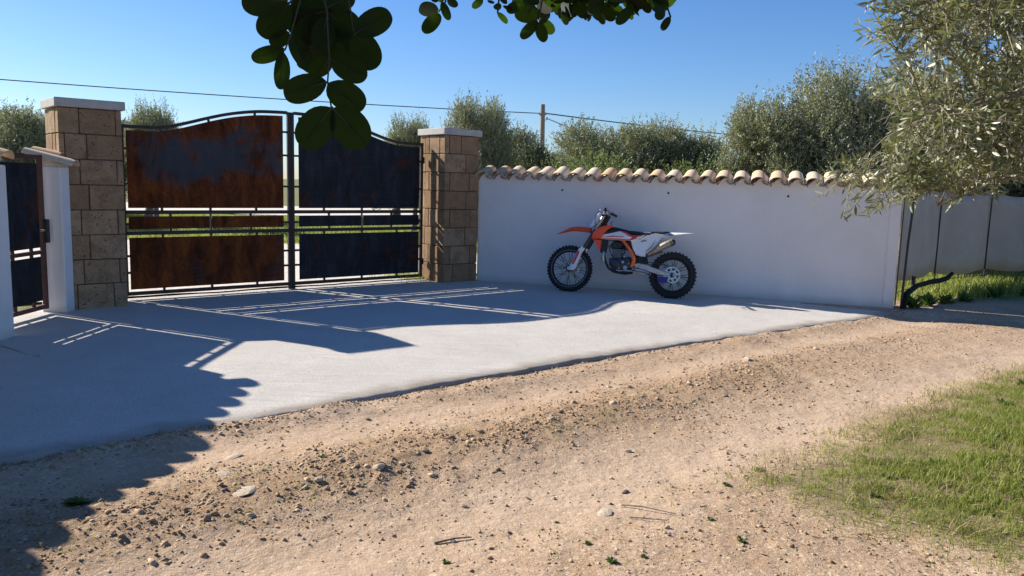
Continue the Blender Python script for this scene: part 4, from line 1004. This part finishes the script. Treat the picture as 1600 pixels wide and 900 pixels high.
# ------------------------------------------------------------ near olive tree at the right
def near_olive():
    r = np.random.default_rng(77); rr = random.Random(77)
    base = Vector((4.55, 5.6, 0)); t = empty('olive_tree', base, 0, label='large near olive tree whose silvery branches hang in from the right edge', cat='tree')
    L_ = lambda p: Vector(p)-base
    crot = Vector((4.3, 5.4, 1.5))
    tr = MB().tube([L_((4.6, 5.65, -.2)), L_((4.5, 5.6, .6)), L_((4.35, 5.45, 1.2)), L_(crot)], [.24, .17, .15, .14], 14)
    trunk = tr.build('trunk', M['bark'], t, 60)
    # boughs: control points in world space
    boughs = [
        [(3.9, 5.2, 2.0), (3.2, 4.9, 2.15), (2.65, 4.75, 1.98), (2.2, 4.6, 1.80)],
        [(3.8, 5.1, 1.75), (3.2, 4.8, 1.72), (2.8, 4.65, 1.66), (2.35, 4.5, 1.50)],
        [(3.9, 5.3, 2.2), (3.4, 5.2, 2.6), (2.8, 5.0, 2.65), (2.35, 4.9, 2.5)],
        [(4.0, 5.2, 2.4), (3.5, 5.0, 3.0), (2.9, 4.9, 3.1), (2.4, 4.8, 2.9)],
        [(4.0, 5.6, 2.3), (3.8, 5.9, 2.9), (3.4, 6.1, 3.1), (3.0, 6.1, 2.9)],
        [(4.0, 5.6, 2.0), (3.7, 5.9, 2.2), (3.3, 6.0, 2.25), (2.95, 5.9, 2.1)],
        [(3.8, 4.9, 1.9), (3.4, 4.5, 2.1), (2.7, 4.3, 2.1), (2.1, 4.2, 1.95)],
        [(3.9, 4.9, 2.2), (3.5, 4.5, 2.6), (2.7, 4.3, 2.6), (2.1, 4.3, 2.45)],
        [(4.2, 5.3, 2.6), (4.0, 5.0, 3.4), (3.5, 4.8, 3.7), (2.9, 4.8, 3.6)],
        [(4.6, 5.6, 2.4), (5.0, 5.8, 3.0), (5.3, 6.0, 3.3), (5.7, 6.1, 3.2)],
        [(4.5, 5.2, 2.4), (4.8, 4.8, 2.8), (5.0, 4.4, 2.9), (5.3, 4.0, 2.7)],
    ]
    bpts = []; 
    def bez(pts, k):
        P = [crot]+[Vector(p) for p in pts]; out = []
        for i in range(k+1):
            t_ = i/k*(len(P)-1); a = min(int(t_), len(P)-2); f = t_-a
            p0 = P[max(a-1, 0)]; p1 = P[a]; p2 = P[a+1]; p3 = P[min(a+2, len(P)-1)]
            out.append(.5*((2*p1)+(p2-p0)*f+(2*p0-5*p1+4*p2-p3)*f*f+(3*p1-p0-3*p2+p3)*f**3))
        return out
    tw = MB(); shoots = []
    for b in boughs:
        q = bez(b, 14); MB().tube([L_(p) for p in q], [.042*(1-i/14.5)**1.6+.004 for i in range(15)], 8, False).build('branch', M['bark'], t, 60)
        for i in range(3, 15):
            for k in range(6):
                p = q[i]; d = Vector((rr.gauss(-.25, 1), rr.gauss(-.15, .9), rr.gauss(.05, .9))).normalized(); ln = rr.uniform(.3, .75)*(1 if i < 13 else .75)
                e = p+d*ln; e.z -= ln*.1
                if e.z < max(1.32, 1.40+.33*(e.x-2.1)-.16*(e.y-4.6)) or e.x/e.y < .43-(.04 if e.z < 1.75 else 0): continue
                mid = p.lerp(e, .5)+Vector((0, 0, .06))
                tw.tube([L_(p), L_(mid), L_(e)], [.0045, .0032, .002], 4, False)
                for m_ in range(7):
                    f = rr.uniform(.25, 1.0); o_ = p.lerp(mid, f*2) if f < .5 else mid.lerp(e, f*2-1)
                    sd = (d+Vector((rr.gauss(0, .8), rr.gauss(0, .8), rr.gauss(-.05, .7)))).normalized()
                    ln2 = rr.uniform(.14, .34); tip_ = o_+sd*ln2
                    zmin = 1.40+.33*(tip_.x-2.1)-.16*(tip_.y-4.6)+.06*math.sin(tip_.x*9)
                    if min(o_.z, tip_.z) < max(zmin, 1.32): continue
                    if min(o_.x/o_.y, tip_.x/tip_.y) < .432+.03*math.sin(tip_.z*7)-(.05 if tip_.z < 1.75 else 0): continue
                    rl = tip_-Vector((0, 0, CAM_H)); zz_ = rl.dot(Vector(F_)); qx = 800+FPX*rl.dot(Vector(CR))/zz_; qy = 450-FPX*rl.dot(Vector(CU))/zz_
                    if ((qx-1510)/46)**2+((qy-150)/24)**2 < 1 or (((qx-1560)/40)**2+((qy-60)/45)**2 < 1 and rr.random() < .7) or (((qx-1440)/30)**2+((qy-60)/30)**2 < 1 and rr.random() < .7): continue
                    shoots.append((o_, sd, ln2))
    sp0 = Vector((2.45, 4.55, 2.62)); sp1 = Vector((2.1, 4.5, 2.585)); sp2 = Vector((1.92, 4.47, 2.60)); tw.tube([L_(sp0), L_(sp1), L_(sp2)], [.004, .003, .002], 4, False)
    for f_ in (0, .5, 1.0): shoots.append((sp1.lerp(sp2, f_), Vector((-.85, -.1, rr.uniform(-.5, .35))).normalized(), rr.uniform(.10, .16)))
    # thin shoots
    for (o_, sd, ln) in shoots:
        e = o_+sd*ln; e.z -= ln*.12; tw.tube([L_(o_), L_(e)], [.0028, .0014], 3, False)
    tw_o = tw.build('twigs', M['twig'], t, 60); tw_o['kind'] = 'stuff'
    O = np.array([s[0][:] for s in shoots]); D = np.array([s[1][:] for s in shoots]); LN = np.array([s[2] for s in shoots])
    nl = 14; si = np.repeat(np.arange(len(O)), nl); k = np.tile(np.arange(nl), len(O))
    t_ = (k//2+.6)/(nl/2); keep = r.random(len(si)) < .92; si, k, t_ = si[keep], k[keep], t_[keep]
    pos = O[si]+D[si]*(LN[si]*t_)[:, None]; pos[:, 2] -= LN[si]*.12*t_
    side = norm(np.cross(D[si], r.normal(size=(len(si), 3))+0))*1.0
    ph = r.uniform(0, 2*PI, len(O))[si]+k//2*1.57+np.where(k % 2, PI, 0)
    a = norm(np.cross(D[si], np.array([.3, .2, 1.0]))); b2 = np.cross(D[si], a); side = a*np.cos(ph)[:, None]+b2*np.sin(ph)[:, None]
    ld = norm(D[si]*.75+side*.8+r.normal(size=(len(si), 3))*.18); nn = norm(D[si]*.8-side*.5+r.normal(size=(len(si), 3))*.35)
    LL = r.uniform(.040, .074, len(si)); WW = LL*r.uniform(.09, .13, len(si))
    # split off the 300 largest in view as single leaves
    c0 = pos+ld*LL[:, None]*.5; rel = c0-np.array([0, 0, CAM_H]); zz = rel@F_; px = 800+FPX*(rel@CR)/zz; py = 450-FPX*(rel@CU)/zz
    inv = (px > 1290) & (px < 1595) & (py > 5) & (py < 400); score = np.where(inv, LL/zz, 0); top = np.argsort(-score)[:300]
    m0 = np.ones(len(si), bool); m0[top] = False
    v, f = leaf_quads(pos[m0]-np.array(base), ld[m0], nn[m0], LL[m0], WW[m0], .25)
    fo = link('foliage', np_mesh('foliage', v, f, M['olive_near']), parent=t); fo['kind'] = 'stuff'
    lv, lf = leaf_quads(np.zeros((1, 3)), np.array([[0, 1., 0]]), np.array([[0, 0, 1.]]), np.array([1.0]), np.array([.11]), .25)
    lm = np_mesh('leaf', lv, lf, M['olive_near'])
    for i in top:
        s = norm(np.cross(ld[i], nn[i])); n2 = norm(np.cross(s, ld[i]))
        mt = Matrix(((s[0], ld[i][0], n2[0]), (s[1], ld[i][1], n2[1]), (s[2], ld[i][2], n2[2]))).to_4x4()
        o = link('leaf', lm, parent=t); o.matrix_local = Matrix.Translation(Vector(pos[i])-base) @ mt @ Matrix.Diagonal((LL[i], LL[i], LL[i], 1))
    print('near olive leaves', len(si))
near_olive()

# ------------------------------------------------------------ carob tree overhead
def carob():
    base = Vector((-1.9, -.9, 0)); rr = random.Random(21)
    t = empty('carob_tree', base, 0, label='dark carob tree with round leaves hanging into the top of the picture', cat='tree')
    L_ = lambda p: Vector(p)-base
    MB().tube([L_((-1.95, -.95, -.2)), L_((-1.9, -.85, .8)), L_((-1.6, -.5, 1.7)), L_((-1.2, -.1, 2.4))], [.22, .17, .14, .11], 12).build('trunk', M['bark'], t, 60)
    limbs = [[(-1.2, -.1, 2.4), (-.8, .5, 2.55), (-.4, .9, 2.35), (-.24, 1.0, 2.02)], [(-1.2, -.1, 2.4), (-.5, .9, 2.75), (.0, 1.6, 2.5), (.12, 1.8, 2.12)], [(-1.2, -.1, 2.4), (-1.5, .8, 2.9), (-1.6, 1.5, 3.2)], [(-1.2, -.1, 2.4), (-.3, .1, 3.0), (.6, .3, 3.2)], [(-1.2, -.1, 2.4), (-2.2, .2, 3.0), (-2.8, .6, 3.1)]]
    for l in limbs: MB().tube([L_(p) for p in l], [.06, .035, .018, .006][:len(l)] if len(l) == 4 else [.06, .04, .02], 8, False).build('branch', M['bark'], t, 60)
    # one leaflet: obovate blade, slightly folded on its midrib
    ysl = [0, .04, .10, .2, .32, .45, .58, .7, .8, .88, .94, .98, 1.0]; nrow = len(ysl); V = []; wd = [.04, .14, .25, .36, .43, .465, .47, .45, .405, .34, .26, .17, .05]
    for y_, w in zip(ysl, wd): V += [(-w*.86, y_, .10*w-.05), (0, y_, -.05), (w*.86, y_, .10*w-.05)]
    Fc = [[i*3+j, i*3+j+1, i*3+j+4, i*3+j+3] for i in range(nrow-1) for j in (0, 1)]
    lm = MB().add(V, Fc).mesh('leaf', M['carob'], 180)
    vm = MB().tube([(0, -.04, -.052), (0, .5, -.062), (0, .96, -.054)], [.022, .014, .006], 5).mesh('leaf_vein', M['carob_vein'])
    def ray(x, y_):
        d = F_+CR*(x-800)/FPX-CU*(y_-450)/FPX; return Vector(d)
    eye = Vector((0, 0, CAM_H))
    def leaf(x0, y0, x1, y1, D, wf=1.0, tilt=0.0, vein=True):
        a = eye+ray(x0, y0)*D; b = eye+ray(x1, y1)*(D+tilt); ax_ = b-a; ln = ax_.length; ax_.normalize()
        n_ = (eye-a).normalized(); n_ = (n_+Vector((rr.gauss(0, .28), rr.gauss(0, .28), rr.gauss(0, .28)))).normalized()
        s = ax_.cross(n_).normalized(); n2 = s.cross(ax_).normalized()
        mt = Matrix(((s.x, ax_.x, n2.x), (s.y, ax_.y, n2.y), (s.z, ax_.z, n2.z))).to_4x4()
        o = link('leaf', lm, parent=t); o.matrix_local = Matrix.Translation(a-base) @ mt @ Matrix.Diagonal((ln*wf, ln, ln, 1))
        if vein: link('leaf_vein', vm, parent=o)
    Z4 = lambda X, Y: (340+X/3.75, Y/3.75)
    Z5 = lambda X, Y: (620+X/3.478, Y/3.478)
    for (x0, y0, x1, y1, wf, D) in [(410, 0, 140, 25, .75, .98), (420, 25, 255, 215, .85, 1.0), (420, 190, 310, 265, .9, 1.02), (395, 290, 200, 345, .62, .97), (395, 305, 365, 520, .72, .97), (635, 478, 385, 555, .78, .93),
            (650, 480, 850, 640, .95, .95), (663, 632, 490, 860, .88, .93), (672, 636, 870, 850, .95, .93), (655, 345, 870, 450, .72, .97), (805, 195, 1015, 75, .78, .96), (800, 190, 925, 400, .95, .98), (650, 330, 560, 445, 1.1, 1.0),
            (430, 210, 540, 400, .7, 1.0), (640, 60, 430, 120, .9, 1.03), (640, 70, 470, 250, .8, 1.04), (650, 80, 800, 200, .9, 1.02), (650, 40, 800, -30, .9, 1.0), (640, 100, 600, 300, .8, 1.01), (655, 200, 850, 300, .8, 1.03), (650, 200, 440, 290, .8, 1.05), (645, 250, 480, 400, .9, 1.02),
            (655, 230, 780, 390, .9, 1.05), (430, 20, 470, 200, .8, 1.04), (600, -20, 450, 40, .9, 1.06), (650, -30, 560, 130, .9, 1.05), (540, 0, 520, 200, 1, 1.07), (700, 0, 740, 170, 1, 1.06), (560, 150, 640, 300, 1, 1.08), (620, 210, 700, 360, 1, 1.07), (470, 250, 600, 420, .9, 1.06), (700, 250, 740, 350, .8, 1.0), (430, 0, 600, 90, .8, 1.08), (720, 60, 830, 170, .8, 1.07), (480, 120, 520, 300, 1, 1.09)]:
        a = Z4(x0, y0); b = Z4(x1, y1); leaf(a[0], a[1], b[0], b[1], D, wf, rr.uniform(-.012, .012))
    for (x0, y0, x1, y1, wf) in [(225, 62, 118, 38, .75), (232, 68, 150, 176, .62), (243, 8, 285, 108, .55), (270, 0, 330, 28, .6), (225, 0, 180, -10, .8), (262, 0, 225, -15, .7), (470, -5, 412, 40, .6), (490, 5, 530, 15, .5), (548, 70, 605, 124, .5), (560, 50, 535, 20, .9), (575, 40, 632, 48, .5), (600, 20, 560, -20, .7),
            (770, 95, 640, 62, .8), (765, 110, 675, 208, .6), (770, 115, 800, 225, .55), (775, 105, 855, 180, .7), (770, 90, 690, 20, .7), (900, 60, 925, 135, .6), (1000, 60, 1030, 112, .4), (1090, 50, 1125, 130, .5), (1140, 70, 1170, 60, .6), (1280, 40, 1195, 128, .6), (1265, 60, 1280, 108, .6), (1330, 20, 1380, 68, .7), (1400, 0, 1440, 50, .6), (1462, 60, 1405, 90, .8), (1485, 92, 1438, 165, .6), (1470, 10, 1450, -10, .6), (1290, 30, 1310, 90, .45)]:
        a = Z5(x0, y0); b = Z5(x1, y1); leaf(a[0], a[1], b[0], b[1], 1.8+rr.uniform(-.05, .05), wf, rr.uniform(-.03, .03), False)
    for i in range(110):       # the dense dark row of leaves along the top edge
        X = rr.choice([rr.uniform(660, 1180), rr.uniform(760, 1460), rr.uniform(1290, 1440)]); lim = np.interp(X, [640, 760, 860, 1000, 1130, 1180, 1240, 1300, 1400, 1450], [30, 85, 95, 80, 95, 40, 10, 20, 45, 20])
        Y = rr.uniform(-90, lim-20); an = rr.uniform(-.4, 3.5); ln = rr.uniform(70, 105)
        x1, y1 = X+math.cos(an)*ln, min(Y+abs(math.sin(an))*ln, lim+12)
        a = Z5(X, Y); b = Z5(x1, y1); leaf(a[0], a[1], b[0], b[1], 1.85+rr.uniform(-.1, .15), rr.uniform(.6, .9), rr.uniform(-.06, .06), False)
    # stalks
    def stalk(pts, D, r_=.0011):
        MB().tube([L_(eye+ray(*p)*D) for p in pts], r_, 5).build('stalk', M['carob_vein'], t, 60)
    stalk([Z4(600, -120), Z4(640, 60), Z4(655, 340), Z4(645, 480), Z4(668, 640)], .96)
    stalk([Z4(500, -120), Z4(430, 10), Z4(400, 20)], .99); stalk([Z4(500, -60), Z4(430, 200), Z4(395, 295)], .98); stalk([Z4(760, -60), Z4(800, 190)], .98)
    stalk([Z5(270, -60), Z5(265, 10), Z5(225, 66)], 1.8, .0022); stalk([Z5(1450, -60), Z5(1470, 40), Z5(1488, 95)], 1.8, .0022); stalk([Z5(800, -60), Z5(768, 105)], 1.8, .003); stalk([Z5(560, -60), Z5(548, 70)], 1.8, .0022); stalk([Z5(1180, -60), Z5(1280, 40)], 1.8, .003)
    # the crown overhead, outside the picture, that shades these leaves
    r = np.random.default_rng(9); n = 16000
    d = rdir(n, r); p = d*(r.uniform(.2, 1, n)**.4)[:, None]*np.array([2.1, 1.6, .70])+np.array([-1.7, 1.15, 3.2])
    ld = rdir(n, r); nn = norm(rdir(n, r)*.6+np.array([0, 0, 1.0])); LL = r.uniform(.055, .085, n)
    v, f = leaf_quads(p-np.array(base), ld, nn, LL, LL*.42, .15)
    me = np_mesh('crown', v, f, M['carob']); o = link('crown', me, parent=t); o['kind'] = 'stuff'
carob()

# ------------------------------------------------------------ grass, weeds
def blades(name, x, y, z, L, W, m_, lean=.5, **k):
    n = len(x); a = rng.uniform(0, 2*PI, n); s = np.stack([np.cos(a), np.sin(a), 0*a], 1)
    b = rng.uniform(0, 2*PI, n); ln = np.stack([np.cos(b), np.sin(b), 0*b], 1)*(rng.uniform(.1, 1, n)*lean)[:, None]
    p = np.stack([x, y, z-.004], 1); up_ = np.array([0, 0, 1.0])
    m1 = p+(up_*.55+ln*.35)*L[:, None]; m2 = p+(up_*.88+ln*.8)*L[:, None]; tip = p+(up_*1.0+ln*1.35)*L[:, None]
    w = s*W[:, None]
    V = np.stack([p-w, p+w, m1+w*.8, m1-w*.8, m2+w*.5, m2-w*.5, tip], 1).reshape(-1, 3); bb = np.arange(n)[:, None]*7
    Q = np.concatenate([bb+np.array([0, 1, 2, 3]), bb+np.array([3, 2, 4, 5]), bb+np.array([5, 4, 6, 6])], 1).reshape(-1, 4)
    # tips as thin quads: duplicate vert avoided by splitting triangles off
    Q4 = Q[np.arange(len(Q)) % 3 != 2]; T3 = np.stack([bb[:, 0]+5, bb[:, 0]+4, bb[:, 0]+6], 1)
    Tq = np.concatenate([Q4[:, [0, 1, 2]], Q4[:, [0, 2, 3]], T3])
    return link(name, np_mesh(name, V, Tq, m_), **k)
def scatter_in(n, x0, x1, y0, y1, dens):
    x = rng.uniform(x0, x1, n); y = rng.uniform(y0, y1, n); k = rng.random(n) < dens(x, y); return x[k], y[k]
def d_grass(x, y):
    g = GR(x, y)+.55*(fbm(x*1.9, y*1.9, 3)-.5); c = sm(g, -.3, .6); t_ = sm(fbm(x*7+4, y*7, 4), .38, .60)
    hole = 1-.75*sm(.34-np.hypot((x-2.75)/1.5, y-5.05)+.3*(fbm(x*5, y*5, 3)-.5), 0, .2)
    return c*(.22+.78*t_)*hole*(.7+.3*sm(g, .2, 1.0))*(x < y*.68+.5)
x, y = scatter_in(720000, 1.1, 8, 2.8, 9.5, d_grass)
tall = sm(GR(x, y), .2, 1.4); L = rng.uniform(.016, .042, len(x))*(1+1.9*tall*rng.random(len(x))); 
blades('grass', x, y, gz(x, y), L, L*.038+.0006, M['grass'], .9, kind='stuff', label='patchy green grass growing beside the dirt track at lower right', cat='grass')
print('grass', len(x))
x, y = scatter_in(60000, 1.0, 8, 2.8, 9.5, lambda a, b: sm(GR(a, b)+.6*(fbm(a*2.2+3, b*2.2, 3)-.5), -.3, .3)*sm(fbm(a*4+9, b*4, 3), .45, .62)*(a < b*.68+.5))
L = rng.uniform(.02, .07, len(x)); blades('dry_grass', x, y, gz(x, y), L, L*.03+.0006, M['grass_dry'], 2.2, kind='stuff', label='straw coloured dead grass and stalks lying among the green grass', cat='dry grass')
# tiny tufts along the rubble band
x, y = scatter_in(60000, -3, 6, 3, 10.5, lambda a, b: (sm(fbm(a*3.3+2, b*3.3+7, 3), .60, .70)*sm(f_band(a, b), .3, .6)*.8+.5*np.exp(-((a+1.2)/.35)**2-((b-4.0)/.25)**2)*.6+.6*np.exp(-((a-.35)/.35)**2-((b-3.55)/.22)**2)*.8+.35*np.exp(-((a-1.1)/.45)**2-((b-4.0)/.5)**2)*sm(fbm(a*9, b*9, 2), .5, .6))*(b < np.interp(a, LX, LY)-.15))
L = rng.uniform(.012, .035, len(x)); blades('sparse_grass', x, y, gz(x, y), L, L*.05+.0006, M['grass'], 1.2, kind='stuff', label='thin olive green tufts growing among the track rubble', cat='grass')
# grass beyond the fence and behind the gate
x, y = scatter_in(130000, 5.2, 22, 11.2, 28, lambda a, b: np.clip(sm(b-(11.3+(a-5.3)*.42), 0, .7)*(.35+.9*fbm(a*2.5, b*2.5, 3)), 0, 1)*np.clip(1.5-(b-11)/14, .25, 1))
L = rng.uniform(.05, .16, len(x)); blades('field_grass', x, y, gz(x, y), L, L*.05+.002, M['grass'], .7, kind='stuff', label='green field grass growing beneath and beyond the grey fence', cat='grass')
x, y = scatter_in(90000, -24, 5, 19, 33, lambda a, b: np.clip(.2+1.0*fbm(a*.9, b*.9, 3), 0, 1))
L = rng.uniform(.06, .14, len(x)); blades('yard_grass', x, y, gz(x, y), L, L*.06+.004, M['grass'], .7, kind='stuff', label='strip of green grass seen through the gaps of the gate', cat='grass')
x, y = scatter_in(9000, -3.2, -.9, 11.8, 14.3, lambda a, b: np.exp(-((a+1.6)/.45)**2-((b-13.2)/.4)**2)); L = rng.uniform(.03, .09, len(x))
blades('gate_grass', x, y, x*0+.016, L, L*.05+.001, M['grass'], .8, kind='stuff', label='small green grass patch just behind the foot of the dark gate leaf', cat='grass')
x, y = scatter_in(5200, -.2, 4.5, 2.9, 6.5, lambda a, b: np.clip(np.exp(-((GR(a, b)+.15)/.4)**2)*.8+.08, 0, 1)*(a < b*.68+.5)*sm(fbm(a*6, b*6+3, 3), .42, .6))
a = rng.uniform(0, 2*PI, len(x)); dd = np.stack([np.cos(a), np.sin(a), rng.uniform(-.15, .25, len(x))], 1); nn = norm(rng.normal(size=(len(x), 3))*.4+np.array([0, 0, 1.0])); LL = rng.uniform(.012, .045, len(x))
lv_, lf_ = leaf_quads(np.stack([x, y, gz(x, y)+.004], 1), norm(dd), nn, LL, LL*rng.uniform(.05, .22, len(x)), .2)
M['litter'] = leafmat('dead_leaf', (.10, .06, .03), (.36, .27, .15), (.3, .22, .13), .05, (.2, .15, .06), .8)
link('leaf_litter', np_mesh('leaf_litter', lv_, lf_, M['litter']), kind='stuff', label='dead leaves and broken stalks littering the edge of the grass', cat='leaf litter')
# leafy weeds
def weed_mesh(seed, n=46, rad=.05):
    r = np.random.default_rng(seed); a = r.uniform(0, 2*PI, n); el = r.uniform(.15, 1.1, n)
    d = np.stack([np.cos(a)*np.cos(el), np.sin(a)*np.cos(el), np.sin(el)], 1); p = d*r.uniform(0, .35, n)[:, None]*rad
    nn = norm(np.stack([-np.cos(a)*np.sin(el), -np.sin(a)*np.sin(el), np.cos(el)], 1)+r.normal(size=(n, 3))*.3); L = r.uniform(.5, 1.1, n)*rad
    v, f = leaf_quads(p, d, nn, L, L*.2, .2); return np_mesh('weed', v, f, M['weed'])
wms = [weed_mesh(i) for i in range(3)]
for i, (x, y, s) in enumerate([(-.26, 3.36, .75), (1.23, 4.35, 1.0), (1.02, 3.86, .8), (-1.08, 4.54, .8), (.38, 3.54, .7), (.47, 3.37, 1.1), (1.11, 3.61, .8), (.25, 3.81, .5), (1.5, 4.62, .9), (.62, 3.42, .6)]):
    o = link('weed', wms[i % 3], loc=(x, y, float(gz(x, y))), rot=(0, 0, i*1.3), label='tiny green leafy weed growing on the bare dirt track', cat='weed', group='tiny weeds dotted over the dirt track'); o.scale = (s*.55, s*.55, s*.4)
o = link('weed', weed_mesh(9, 70, .06), loc=(-2.12, 3.8, float(gz(-2.12, 3.8))), label='dark green sprig lying on the shaded dirt at lower left', cat='weed'); o.scale = (1.4, .7, .6)
for i, (x, y, s) in enumerate([(5.62, 11.2, 3.2), (5.95, 11.45, 3.6), (6.35, 11.75, 3.0), (7.6, 12.6, 3.4), (8.3, 12.9, 3.2), (9.1, 13.3, 3.0), (6.8, 12.0, 2.6), (10, 13.8, 3)]):
    o = link('weed_clump', wms[i % 3], loc=(x, y, float(gz(x, y, False))), rot=(0, 0, i*.9), label='dark green weed clump growing at the foot of the grey fence', cat='weed', group='weed clumps along the grey fence'); o.scale = (s, s, s*1.2)
for i, (x, y, s) in enumerate([(2.6, 4.75, .9), (3.0, 4.4, 1.1), (2.2, 4.5, .8), (3.3, 5.3, 1.0), (2.5, 4.0, .9), (2.9, 3.8, 1.0), (3.9, 6.2, 1.3), (4.5, 6.9, 1.5), (2.0, 4.2, .7)]):
    o = link('weed', wms[i % 3], loc=(x, y, float(gz(x, y))), rot=(0, 0, i*1.7), label='broad leaved weed growing low among the grass at lower right', cat='weed', group='broad leaved weeds among the grass'); o.scale = (s*.9, s*.9, s*.7)
# wooden stump under the cloth
tag(MB().tube([(9.3, 16.0, -.1), (9.28, 16.0, .25), (9.3, 16.0, .9)], [.17, .13, .12], 10).build('tree_stump', M['bark'], None, 60), 'short brown trunk showing under the grey shade cloth', 'trunk')

# ------------------------------------------------------------ stones
def ico():
    bm = bmesh.new(); bmesh.ops.create_icosphere(bm, subdivisions=1, radius=1); bm.verts.index_update()
    v = np.array([x.co[:] for x in bm.verts]); f = np.array([[q.index for q in x.verts] for x in bm.faces]); bm.free(); return v, f
IV, IF = ico()
def pebbles(name, x, y, size, m_, sink=.3, flat=.55, **k):
    n = len(x); V = np.repeat(IV[None], n, 0)*(1+rng.uniform(-.42, .38, (n, len(IV), 1)))+rng.uniform(-.18, .18, (n, len(IV), 3))
    sc = size[:, None]*np.stack([rng.uniform(.7, 1.35, n), rng.uniform(.6, 1.1, n), rng.uniform(.35, .85, n)*flat/.55], 1)
    V = V*sc[:, None, :]; a = rng.uniform(0, 2*PI, n); c, s = np.cos(a)[:, None], np.sin(a)[:, None]
    b = rng.normal(0, .3, n)[:, None]; X = V[..., 0]*np.cos(b)+V[..., 2]*np.sin(b); Z = -V[..., 0]*np.sin(b)+V[..., 2]*np.cos(b); Y = V[..., 1]
    V = np.stack([X*c-Y*s+x[:, None], X*s+Y*c+y[:, None], Z+(gz(x, y)+sc[:, 2]*(.5-sink))[:, None]], -1)
    Fc = (IF[None]+(np.arange(n)*len(IV))[:, None, None]).reshape(-1, 3)
    return link(name, np_mesh(name, V.reshape(-1, 3), Fc, m_), **k)
def d_peb(x, y):
    lipd = np.interp(x, LX, LY)-y; cl = sm(fbm(x*3+1, y*3+5, 3), .38, .62)
    d = .065+.55*f_band(x, y)*(.35+.9*cl)+.16*cl-.12*a_track(x, y)
    return np.clip(d, .02, 1)*(lipd > .02)*(x < y*.66+.4)*(x > -y*.66-.4)*(1-.7*sm(GR(x, y), 0, .4))
x, y = scatter_in(300000, -3.5, 9, 2.7, 12, d_peb)
size = np.exp(rng.normal(math.log(.0046), .5, len(x))); print('pebbles', len(x))
if len(x) > 62000: x, y, size = x[:62000], y[:62000], size[:62000]
pebbles('gravel', x, y, size, M['pebble'], kind='stuff', label='small tan gravel and crumbs of earth scattered over the dirt track', cat='gravel')
x, y = scatter_in(80000, -3.5, 9, 2.7, 12, lambda a, b: d_peb(a, b)*(f_band(a, b)*1.0+.03))
size = np.clip(np.exp(rng.normal(math.log(.0082), .42, len(x))), .004, .023)
pebbles('rubble', x, y, size, M['pebble'], .3, .45, kind='stuff', label='coarser broken stones heaped along the middle of the dirt track', cat='rubble'); print('rubble', len(x))
# crumbs on the far edge of the slab
n = 1500; u = rng.random(n); ex = np.interp(u, np.linspace(0, 1, len(LX)), LX); ey = np.interp(ex, LX, LY)-rng.exponential(.07, n)-.03
pebbles('edge_gravel', ex, ey, np.exp(rng.normal(math.log(.0065), .4, n)), M['pebble'], kind='stuff', label='crumbs of gravel gathered along the driveway edge', cat='gravel')
def rock(x, y, s, m_, lb, grp, flat=.6, seed=0, name='rock', cat='rock'):
    r = np.random.default_rng(seed); bm = bmesh.new(); bmesh.ops.create_icosphere(bm, subdivisions=2, radius=1)
    off = r.normal(size=(5, 3)); 
    for v in bm.verts:
        for o_ in off:
            n_ = Vector(o_).normalized(); d = v.co.dot(n_)-.62
            if d > 0: v.co -= n_*d*.85
        v.co *= 1+r.uniform(-.05, .05); v.co.x *= s*1.25; v.co.y *= s*.95; v.co.z *= s*flat
    me = bpy.data.meshes.new(name); bm.to_mesh(me); bm.free(); me.materials.append(m_)
    o = link(name, me, loc=(x, y, float(gz(x, y))+s*flat*.35), rot=(r.uniform(-.2, .2), r.uniform(-.2, .2), r.uniform(0, 6)), label=lb, cat=cat)
    if grp: o['group'] = grp
rock(-.72, 4.36, .034, M['rock'], 'largest pale rounded rock lying on the rubble ridge of the track', None, .7, 1)
rock(-1.42, 3.65, .022, M['rock_dark'], 'dark brown rock lying alone on the track at lower left', None, .7, 2)
for i, (x, y, s) in enumerate([(-.85, 4.38, .021), (-1.01, 4.15, .026), (-1.23, 3.72, .02), (-.36, 4.93, .026), (.78, 5.9, .032), (.83, 6.58, .024), (-.18, 5.1, .024), (.76, 4.93, .020), (2.29, 7.66, .05), (.65, 4.25, .020), (-.22, 4.0, .016), (.3, 5.4, .022), (-.5, 4.7, .024), (1.5, 6.6, .024), (3.2, 8.3, .03)]):
    rock(x, y, s, M['rock'] if i % 3 else M['rock_dark'], 'small broken limestone rock lying loose on the dirt track', 'small loose rocks on the dirt track', .65, 10+i)
for i, (x, y, s) in enumerate([(-1.35, 3.97, .07), (-1.53, 4.23, .05), (-1.62, 4.59, .05), (.5, 3.92, .045)]):
    rock(x, y, s, M['rock'], ['largest flat pale stone half sunk in the rubble at the left of the track', 'flat pale stone half sunk in the track between two other flat stones', 'flat pale stone half sunk in the track nearest the driveway edge', 'flat pale stone half sunk just left of the long dead twig'][i], 'flat stones half buried in the track', .16, 40+i, 'flat_stone', 'stone')
def stick(pts, r_, lb):
    P = [(x, y, float(gz(x, y))+.006+dz) for x, y, dz in pts]; tag(MB().tube(P, [r_, r_*.8, r_*.5][:len(P)], 6).build('stick', M['bark'], None, 60), lb, 'stick')
stick([(.60, 4.03, .004), (.70, 3.98, .012), (.86, 3.91, .002)], .0045, 'long thin dead twig lying on the track at lower centre right')
stick([(.62, 3.87, 0), (.70, 3.84, .006), (.80, 3.83, .002)], .0035, 'short dead twig lying just below the long twig on the track')
stick([(-.33, 3.56, 0), (-.24, 3.6, .006), (-.16, 3.62, .002)], .006, 'short brown twig lying near the bottom middle of the track')
print('objects', len(bpy.data.objects))
